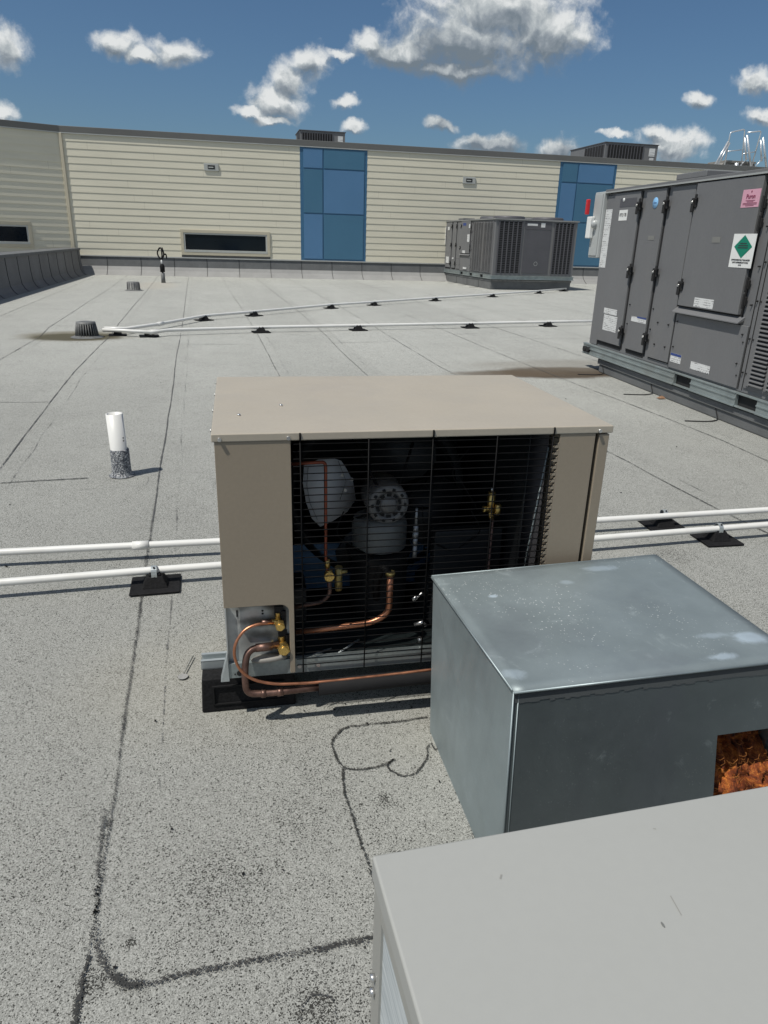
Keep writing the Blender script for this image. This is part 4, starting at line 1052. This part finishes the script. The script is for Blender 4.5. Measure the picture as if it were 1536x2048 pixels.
# small liquid line and large suction line
b = MB(); b.tube([(.118,-.004,.152),(.075,-.014,.158),(.045,-.020,.148),(.022,-.030,.118),(.018,-.034,.085),(.030,-.038,.045),(.062,-.040,.015),(.115,-.040,-.003),(.20,-.040,-.008),(.30,-.040,-.007),(.42,-.040,-.004),(.60,-.038,.001),(.8,-.036,.0)], .0037, n=12, bend=.03); b.build('liquid_line', M['copper'], A)
b = MB(); b.tube([(.088,-.006,.156),(.112,.002,.153)], .0072, n=12); b.build('dark_fitting', M['copperdk'], A)
b = MB(); b.tube([(.130,.004,.085),(.052,-.012,.087),(.042,-.030,.045),(.044,-.034,-.028),(.10,-.036,-.030),(.235,-.036,-.026)], .0088, n=16, bend=.022); b.tube([(.112,-.003,.0855),(.072,-.007,.0865)], .0108, n=16); b.tube([(.080,-.0355,-.0295),(.092,-.0357,-.030)], .0106, n=14); b.tube([(.120,-.036,-.030),(.135,-.036,-.029)], .0110, n=14)
b.build('suction_line', M['copperdk'], A)
b = MB(); b.tube([(.225,-.036,-.027),(.40,-.036,-.024),(.60,-.036,-.022),(.80,-.036,-.02)], .0205, n=20); b.build('pipe_insulation', M['foam'], A)
# foot bracket
b = MB(); b.prism([(-.018,-.006,-.006),(.004,-.006,-.006),(.002,-.006,.075)], (0,.03,0)); b.build('foot_bracket', M['galvlit'], A, bevel=.001, seg=1)
# right hand front panel with its louvre teeth, slot and corner post
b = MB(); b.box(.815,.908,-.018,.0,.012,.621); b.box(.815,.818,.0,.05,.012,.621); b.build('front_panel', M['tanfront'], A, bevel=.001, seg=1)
b = MB(); z = .60
while z > .05:
    b.prism([(.8145,-.018,z),(.801,-.018,z-.0135),(.8145,-.018,z-.0135)], (0,.006,0)); z -= .0177
b.build('louvre_teeth', M['tanfront'], A)
b = MB(); b.box(.909,.917,.004,.03,.012,.621); b.build('panel_gap', M['slot'], A)
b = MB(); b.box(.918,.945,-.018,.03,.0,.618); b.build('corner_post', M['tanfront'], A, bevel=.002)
b = MB(); b.box(W_-.003, W_, .03, D_, .042, .621); b.build('side_panel', M['tan'], A)
# inside
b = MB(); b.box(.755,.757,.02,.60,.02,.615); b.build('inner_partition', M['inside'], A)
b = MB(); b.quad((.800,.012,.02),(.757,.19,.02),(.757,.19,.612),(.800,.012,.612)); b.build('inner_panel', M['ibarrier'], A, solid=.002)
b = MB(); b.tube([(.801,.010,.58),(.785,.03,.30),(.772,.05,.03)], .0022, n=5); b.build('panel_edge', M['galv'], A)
b = MB(); b.box(.165,.640,.300,.304,.085,.225); b.box(.165,.640,.304,.34,.085,.089); b.build('reflection_shelf', M['deepblue'], A)  # blue band standing in for sky reflected low in the cabinet
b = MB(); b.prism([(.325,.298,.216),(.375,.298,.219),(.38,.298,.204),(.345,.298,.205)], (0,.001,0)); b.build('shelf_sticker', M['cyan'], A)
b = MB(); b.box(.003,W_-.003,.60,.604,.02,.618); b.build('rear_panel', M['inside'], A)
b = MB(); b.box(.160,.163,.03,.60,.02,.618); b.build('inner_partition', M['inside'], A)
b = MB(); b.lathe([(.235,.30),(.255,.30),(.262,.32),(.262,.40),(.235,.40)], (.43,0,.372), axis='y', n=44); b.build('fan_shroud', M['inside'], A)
for k, a0 in enumerate((180, 262, 350, 75)):
    a = R(a0); ca, sa = math.cos(a), math.sin(a)
    prof3 = [(.055,-.030),(.10,-.085),(.15,-.110),(.195,-.095),(.222,-.045),(.228,.01),(.218,.062),(.17,.088),(.11,.070),(.06,.032)]
    if k == 0:
        fan = MB(); vs = [fan.bm.verts.new((x, .20+.35*(x-.21)+.10*(z-.40)**2, z)) for x, z in [(.216,.498),(.257,.503),(.300,.500),(.318,.492),(.332,.470),(.353,.428),(.362,.375),(.338,.343),(.290,.321),(.259,.313),(.236,.341),(.220,.391),(.212,.447)]]; fan._f(vs, True)
        fo = fan.build('fan_blade', M['blade'], A, solid=.002); fo['label'] = 'pale grey fan blade left of the motor'
        e_ = MB(); e_.tube([(.309,.225,.495),(.331,.231,.436),(.314,.226,.385)], .0012, n=4); e_.tube([(.226,.196,.490),(.222,.195,.44),(.230,.197,.39),(.25,.203,.34)], .0010, n=4); e_.build('blade_crease', M['comp'], fo)
        continue
    fan = MB(); vs = [fan.bm.verts.new((.43+rr*ca-tt*sa, .245+.30*tt, .372+rr*sa+tt*ca)) for rr, tt in prof3]; fan._f(vs, True)
    fo = fan.build('fan_blade', M['blade'] if k == 0 else M['inside'], A, solid=.003)  # shade on the other blades painted in with the near-black interior colour
    if k == 0: fo['label'] = 'pale grey fan blade left of the motor'
b = MB()
for (x, z) in ((.322,.452),(.330,.408),(.349,.436)):
    b.cyl((x,.205+.35*(x-.21)-.010,z),(x,.205+.35*(x-.21),z),.0045,n=10)
explode(b.build('blade_rivet', M['steel'], A))
b = MB(); b.lathe([(.0,.135),(.020,.133),(.022,.140),(.034,.140),(.036,.134),(.052,.136),(.056,.146),(.056,.26),(.0,.26)], (.430,0,.398), axis='y', n=32)
mo = b.build('fan_motor', M['motor'], A)
b = MB()
for k in range(10):
    a = 2*math.pi*k/10; b.box(-.006,.006,.131,.1345,.026,.033, Matrix.Translation((.430,0,.398)) @ Matrix.Rotation(a, 4, 'Y'))
    a += .3; b.box(-.004,.004,.132,.1355,.040,.047, Matrix.Translation((.430,0,.398)) @ Matrix.Rotation(a, 4, 'Y'))
b.build('motor_vents', M['slot'], mo)
b = MB()
for (p, q) in (((.482,.15,.41),(.60,.28,.44)), ((.482,.15,.38),(.60,.28,.33)), ((.38,.15,.37),(.30,.29,.28)), ((.40,.15,.45),(.33,.29,.60)), ((.46,.15,.45),(.55,.29,.60))): b.tube([p, q], .0035, n=6)
b.build('motor_mount', M['wire'], A)
b = MB(); b.lathe([(.0,.352),(.05,.350),(.070,.342),(.076,.325),(.075,.262)], (.420,.20,0), n=36); b.build('compressor', M['comp'], A)
b = MB(); b.lathe([(.086,.250),(.087,.238),(.080,.228),(.079,.10),(.07,.06),(.0,.05)], (.420,.20,0), n=32); b.build('compressor_shell', M['inside'], A)
b = MB(); b.cyl((.42,.2,.250),(.42,.2,.256),.092,n=36); b.build('compressor_band', M['black'], A)
b = MB(); b.tube([(.422,.05,.245),(.422,.05,.125),(.375,.05,.100),(.175,.05,.088)], .0085, n=16, bend=.035); b.build('suction_pipe', M['copper'], A)
b = MB(); b.tube([(.422,.055,.236),(.405,.07,.255),(.39,.08,.20),(.395,.09,.15)], .010, n=12, bend=.02); b.build('suction_bend', M['wire'], A)
b = MB(); b.cyl((.422,.05,.246),(.422,.05,.238),.0125,n=16); b.build('brass_collar', M['brassdk'], A)
b = MB(); b.tube([(.165,.05,.545),(.254,.05,.548),(.254,.05,.30),(.262,.05,.22)], .0042, n=10, bend=.012); b.build('liquid_pipe', M['copperred'], A)
b = MB(); b.tube([(.262,.05,.235),(.266,.05,.195),(.245,.05,.172),(.165,.05,.162)], .0055, n=10, bend=.018); b.build('liquid_bend', M['copperdk'], A)
b = MB(); b.cyl((.262,.05,.262),(.262,.05,.232),.009,n=10); b.cyl((.262,.038,.248),(.262,.052,.248),.0125,n=20); b.cyl((.262,.036,.248),(.262,.038,.248),.008,n=16); b.cyl((.258,.05,.29),(.258,.05,.27),.007,n=8); b.build('sight_glass', M['brass'], A)
b = MB(); b.cyl((.288,.06,.265),(.288,.06,.200),.010,n=12); b.cyl((.288,.06,.25),(.31,.06,.25),.005,n=8); b.build('access_valve', M['brassdk'], A)
b = MB()
for z0, z1, r in ((.40,.352,.0035),(.352,.335,.0065),(.335,.318,.008),(.318,.295,.0065),(.295,.262,.0058)): b.cyl((.462+.035,.10,z0),(.462+.035,.10,z1),r,n=12)
b.build('charging_port', pm('dull_silver', (.35,.36,.37), .4, .6), A)
b = MB(); b.cyl((.695,.09,.44),(.695,.09,.385),.010,n=12); b.cyl((.674,.09,.395),(.715,.09,.395),.0065,n=10); b.cyl((.711,.08,.408),(.711,.08,.380),.0085,n=6); b.cyl((.672,.085,.395),(.680,.085,.395),.009,n=6); b.cyl((.695,.09,.385),(.700,.09,.365),.007,n=10); b.build('king_valve', M['brass'], A)
b = MB(); b.tube([(.704,.09,.375),(.704,.09,.10),(.69,.09,.04)], .0035, n=8); b.build('capillary_line', M['copperdk'], A)
b = MB(); b.cyl((.695,.09,.452),(.695,.09,.442),.004,n=8); b.cyl((.505,.03,.042),(.505,.03,.056),.007,n=10); b.cyl((.485,.05,.16),(.495,.05,.17),.005,n=8); b.tube([(.49,.04,.09),(.51,.035,.10),(.52,.03,.09)],.005,n=8); b.tube([(.49,.06,.15),(.51,.05,.18)],.003,n=6); explode(b.build('fastener', M['steel'], A))
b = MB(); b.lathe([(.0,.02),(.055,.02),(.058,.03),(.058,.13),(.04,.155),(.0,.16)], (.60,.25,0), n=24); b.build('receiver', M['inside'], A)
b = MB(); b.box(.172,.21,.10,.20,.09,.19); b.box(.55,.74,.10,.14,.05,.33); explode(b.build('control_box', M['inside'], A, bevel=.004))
b = MB(); b.tube([(.28,.03,.025),(.35,.09,.028)],.003,n=6); b.tube([(.19,.015,.030),(.27,.06,.026)],.003,n=6); b.tube([(.172,.01,.03),(.20,.012,.032)],.004,n=6); b.build('pan_light_streak', M['galvlit'], A)  # pale rods standing in for bright light streaks on the pan floor
b = MB(); rw = random.Random(5)
for i in range(7):
    x0 = rw.uniform(.3,.75); z0 = rw.uniform(.35,.58)
    b.tube([(x0,.10,z0),(x0+rw.uniform(-.06,.06),.09,z0-.06),(x0+rw.uniform(-.1,.1),.11,z0-.14)], .0018, n=5, bend=.03)
explode(b.build('wiring', M['wire'], A))
# grille
g = MB(); z = .612
while z > .022:
    g.cyl((.172,-.017,z),(.812,-.017,z+.0), .00135, n=5, caps=False); z -= .01755
for x in (.188,.345,.497,.655,.797):
    g.tube([(x,-.0198,.622),(x+.0012,-.0198,.30),(x,-.0198,.012)], .0017, n=6)
for x in (.188,.497,.797):
    g.tube([(x,-.0195,.618),(x,-.0225,.622),(x,-.0225,.636),(x,-.0205,.638)], .0022, n=6)
g.build('grille', M['wire'], A)

# rubber support blocks below it
def block(x, y, label):
    t = empty('support_block', (x, y, 0), ayaw); tag(t, label, 'support block', 'rubber blocks under the tan condensing unit')
    b = MB(); b.hexa([(0,0,0),(.245,0,0),(.245,.15,0),(0,.15,0),(.004,.008,.098),(.241,.008,.098),(.241,.142,.098),(.004,.142,.098)])
    b.build('rubber_body', M['black'], t, bevel=.005)
    b = MB(); b.box(.03,.215,-.0015,.004,.022,.026); b.box(.03,.034,-.0015,.004,.022,.078); b.box(.03,.215,-.0005,.005,.075,.079); b.build('recess_rim', M['foam'], t)
    b = MB(); b.box(.002,.243,.055,.058,.098,.123); b.box(.002,.243,.093,.096,.098,.123); b.box(.002,.243,.055,.096,.098,.101); b.box(.002,.243,.055,.064,.120,.124); b.box(.002,.243,.087,.096,.120,.124); b.build('strut_channel', M['galvlit'], t)
    return t
block(-.108, 1.605, 'black rubber block with steel strut under the near left corner of the tan unit')
block(.68, 1.590, 'black rubber block under the near right corner of the tan unit, behind the galvanized box')
block(.06, 1.99, 'black rubber block under the far left corner of the tan unit')
block(.68, 2.01, 'black rubber block under the far right corner of the tan unit')

# roofing screw left lying on the roof
t = empty('roofing_screw', (-.162, 1.79, .0045), R(-12)); tag(t, 'long roofing screw with round washer plate lying left of the tan unit', 'screw')
b = MB(); b.cyl((0,.0,.004),(.004,.09,.004),.0018,n=6); b.build('shank', M['comp'], t)
b = MB(); b.cyl((.0,-.012,.0005),(.0,-.012,.002),.014,n=20); b.build('washer', M['cant'], t)
for i, (x, y, lb) in enumerate(((3.53,5.25,'small curled brown leaf near the large unit'),)):
    b = MB(); b.grid((-.03,-.02,0),(.03,-.02,0),(.035,.02,.005),(-.03,.025,0), 6, 4, lambda u, v: (0,0,.018*math.sin(3.1*u)*math.sin(3*v)+.004))
    o = b.build('dry_leaf', pm('dry_leaf_brown', (.25,.14,.08), .8, var=.4, scale=60), None, loc=(x, y, .004)); tag(o, lb, 'leaf')

# ------------------------------------------------------------------ galvanized duct box
t = empty('duct_box', (.47, 1.0, 0)); tag(t, 'galvanized sheet metal box with a cut opening showing orange insulation', 'sheet metal box')
O = Vector((.47, 1.0, 0))
ZD = .412
FLb, FRb, BRb, BLb = (.462,.935,0), (1.10,.935,0), (1.09,1.44,0), (.462,1.432,0)
FLt, FRt, BRt, BLt = (.483,1.012,ZD), (1.09,1.020,ZD), (1.083,1.515,ZD), (.463,1.484,ZD)
V = lambda p: Vector(p)-O
def lerp3(a, c, u): return Vector(a).lerp(Vector(c), u)
def fr(u, v): return lerp3(lerp3(FLb, FRb, u), lerp3(FLt, FRt, u), v) - O
# opening in the front: u .70..1 , v .0.. .66
b = MB(); uo, vo_ = .715, .655
b.hexa([V(FLb), fr(uo,0)+Vector((0,0,0)), fr(uo,0)+Vector((0,.003,0)), V(FLb)+Vector((0,.003,0)), V(FLt), fr(uo,1), fr(uo,1)+Vector((0,.003,0)), V(FLt)+Vector((0,.003,0))])
b.hexa([fr(uo,vo_), fr(1,vo_), fr(1,vo_)+Vector((0,.003,0)), fr(uo,vo_)+Vector((0,.003,0)), fr(uo,1), fr(1,1), fr(1,1)+Vector((0,.003,0)), fr(uo,1)+Vector((0,.003,0))])
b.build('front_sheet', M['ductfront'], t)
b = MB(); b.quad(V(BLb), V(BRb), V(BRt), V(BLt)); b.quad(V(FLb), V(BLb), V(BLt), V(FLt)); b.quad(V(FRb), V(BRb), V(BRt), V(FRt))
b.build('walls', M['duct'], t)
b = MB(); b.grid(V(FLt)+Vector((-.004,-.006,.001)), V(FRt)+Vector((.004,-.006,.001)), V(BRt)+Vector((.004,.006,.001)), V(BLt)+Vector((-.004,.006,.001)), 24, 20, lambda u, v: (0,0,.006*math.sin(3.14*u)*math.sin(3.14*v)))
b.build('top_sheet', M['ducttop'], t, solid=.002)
b = MB(); b.tube([V(FLt)+Vector((-.004,-.006,-.001)), V(FRt)+Vector((.004,-.006,-.001))], .0026, n=6); b.tube([V(FLt)+Vector((-.003,-.003,0)), V(FLb)+Vector((-.002,-.002,0))], .0018, n=6); b.tube([V(FLt)+Vector((-.004,0,0)), V(BLt)+Vector((-.004,0,0))], .0025, n=6); b.tube([V(BLt)+Vector((-.002,.006,0)), V(BRt)+Vector((0,.006,0))], .003, n=6)
b.tube([V(FLt)+Vector((.008,-.0015,-.006)), V(FLb)+Vector((.008,-.0015,0))], .0012, n=5)
b.build('folded_edge', M['duct'], t)
b = MB(); rr = random.Random(3)
pts = [fr(.01,.965)+Vector((0,-.001,0))]
n_ = 60
for i in range(n_):
    u0_, u1_ = i/n_, (i+1)/n_; d0 = .945-.012*rr.random(); 
    b.quad(fr(u0_,.985)+Vector((0,-.0015,0)), fr(u1_,.985)+Vector((0,-.0015,0)), fr(u1_,d0)+Vector((0,-.0015,0)), fr(u0_,d0)+Vector((0,-.0015,0)))
b.build('sealant_line', pm('sealant', (.075,.085,.09), .6, .2), t)
from mathutils import noise as mn
b = MB()
def lump(u, v): 
    q = Vector((u*7, v*6, .3)); return (.0, -.050*abs(mn.noise(q*.8)) - .020*mn.noise(q*1.9) - .007*mn.noise(q*4.3) - .003*mn.noise(q*11) + .075*max(0, v-.45)*1.6, 0)
b.grid(fr(uo-.03,-.0)+Vector((0,.052,0)), fr(1.0,-.0)+Vector((-.01,.052,0)), fr(1.0,vo_+.03)+Vector((-.01,.052,0)), fr(uo-.03,vo_+.03)+Vector((0,.052,0)), 90, 70, lump)
b.build('insulation_batt', M['insul'], t)
b = MB(); rf = random.Random(8)
for i in range(260):
    u, v = rf.uniform(uo-.01, .99), rf.uniform(.0, vo_-.01); p = fr(u, v) + Vector((0, rf.uniform(.008, .03) + .10*max(0, v-.45), 0)); a = rf.uniform(0, 6.28); l_ = rf.uniform(.006, .022)
    q = p + Vector((math.cos(a)*l_, rf.uniform(-.006, .006), math.sin(a)*l_*.7)); m_ = (p+q)/2 + Vector((rf.uniform(-.004,.004), -.004, rf.uniform(-.005,.005)))
    b.tube([p, m_, q], .00028, n=4, caps=False)
o = b.build('loose_fibres', M['fibre'], t); o['kind'] = 'stuff'
b = MB(); b.quad(V((.5,1.2,.004)), V((1.08,1.2,.004)), V((1.08,1.25,.36)), V((.5,1.25,.36))); b.build('inner_liner', M['slot'], t)

# ------------------------------------------------------------------ pale unit in the foreground
t = empty('condensing_unit', (.083, .372, 0), .030); tag(t, 'pale grey condensing unit cut off by the bottom right of the picture', 'condensing unit')
b = MB(); b.box(-.0, .94, -.665, .0, .745, .765); b.build('lid', M['lidgrey'], t, bevel=.0022, seg=3)
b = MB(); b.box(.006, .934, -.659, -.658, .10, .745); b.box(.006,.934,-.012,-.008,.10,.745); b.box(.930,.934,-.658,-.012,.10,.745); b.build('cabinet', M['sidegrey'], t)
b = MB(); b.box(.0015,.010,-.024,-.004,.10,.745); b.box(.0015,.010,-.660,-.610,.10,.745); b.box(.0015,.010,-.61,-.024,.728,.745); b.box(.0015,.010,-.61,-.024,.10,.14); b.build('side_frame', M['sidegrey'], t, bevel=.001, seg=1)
b = MB(); b.box(.004,.016,-.61,-.024,.14,.728); b.build('coil_fins', M['fins'], t)
b = MB()
for z in (.66,.645,.60): b.cyl((-.002,-.014,z),(.0015,-.014,z),.003,n=8)
b.build('screw', M['steel'], t)
b = MB(); b.box(.0,.94,-.665,0,.06,.10); b.build('base_pan', M['galv'], t)
b = MB(); b.box(.05,.30,-.15,-.02,.0,.06); b.box(.64,.89,-.15,-.02,.0,.06); b.box(.05,.30,-.64,-.51,.0,.06); b.box(.64,.89,-.64,-.51,.0,.06); explode(b.build('foot', M['black'], t, bevel=.004))
b = MB(); b.cyl((0,0,0),(0,0,.0012),.0022,n=8); o = b.build('scuff', M['comp'], t); o.location = (.170,-.094,.7652); o.scale = (.35,1.0,.3)

# crumbs of bitumen and loose granules lying about
b = MB(); rd = random.Random(21)
for i in range(80):
    cx, cy, sp_ = rd.choice([(.15,1.58,.16),(.30,1.30,.25),(-.15,1.35,.45),(.0,1.0,.3),(1.9,2.3,.5),(-.3,2.6,.9),(2.2,4.2,1.0),(-.9,4.5,1.5)])
    x, y = rd.gauss(cx, sp_), rd.gauss(cy, sp_*.7); r = rd.uniform(.0009, .0024)*(1 if y < 2.4 else 1.8)
    a = rd.uniform(0, 3.1); Mx = Matrix.Translation((x, y, r*.6+.003)) @ Matrix.Rotation(a, 4, 'Z') @ Matrix.Rotation(a*1.7, 4, 'X')
    b.box(-r, r, -r*rd.uniform(.6,1), r*rd.uniform(.6,1), -r*.5, r*.5, Mx)
tag(b.build('roof_crumbs', M['black']), 'scattered black crumbs and loose granules on the grey roof', 'debris', kind='stuff')
# scratches and specks on the pale lid
t = [o for o in COL.objects if o.name == 'condensing_unit.001'][0]
b = MB()
for i in range(26):
    x, y = rd.uniform(.02, .8), rd.uniform(-.5, -.02); l_ = rd.uniform(.003, .016); a = rd.gauss(1.2, .8)
    d_ = Vector((math.cos(a), math.sin(a), 0)); n_ = Vector((-d_.y, d_.x, 0))*rd.uniform(.0002, .0005); p = Vector((x, y, .7653))
    if i % 3: d_ = d_*.15; n_ = n_*1.5
    b.quad(p-d_*l_-n_, p+d_*l_-n_, p+d_*l_+n_, p-d_*l_+n_)
o = b.build('lid_scratches', pm('scratch_grey', (.24,.24,.225), .6), t); o['kind'] = 'stuff'
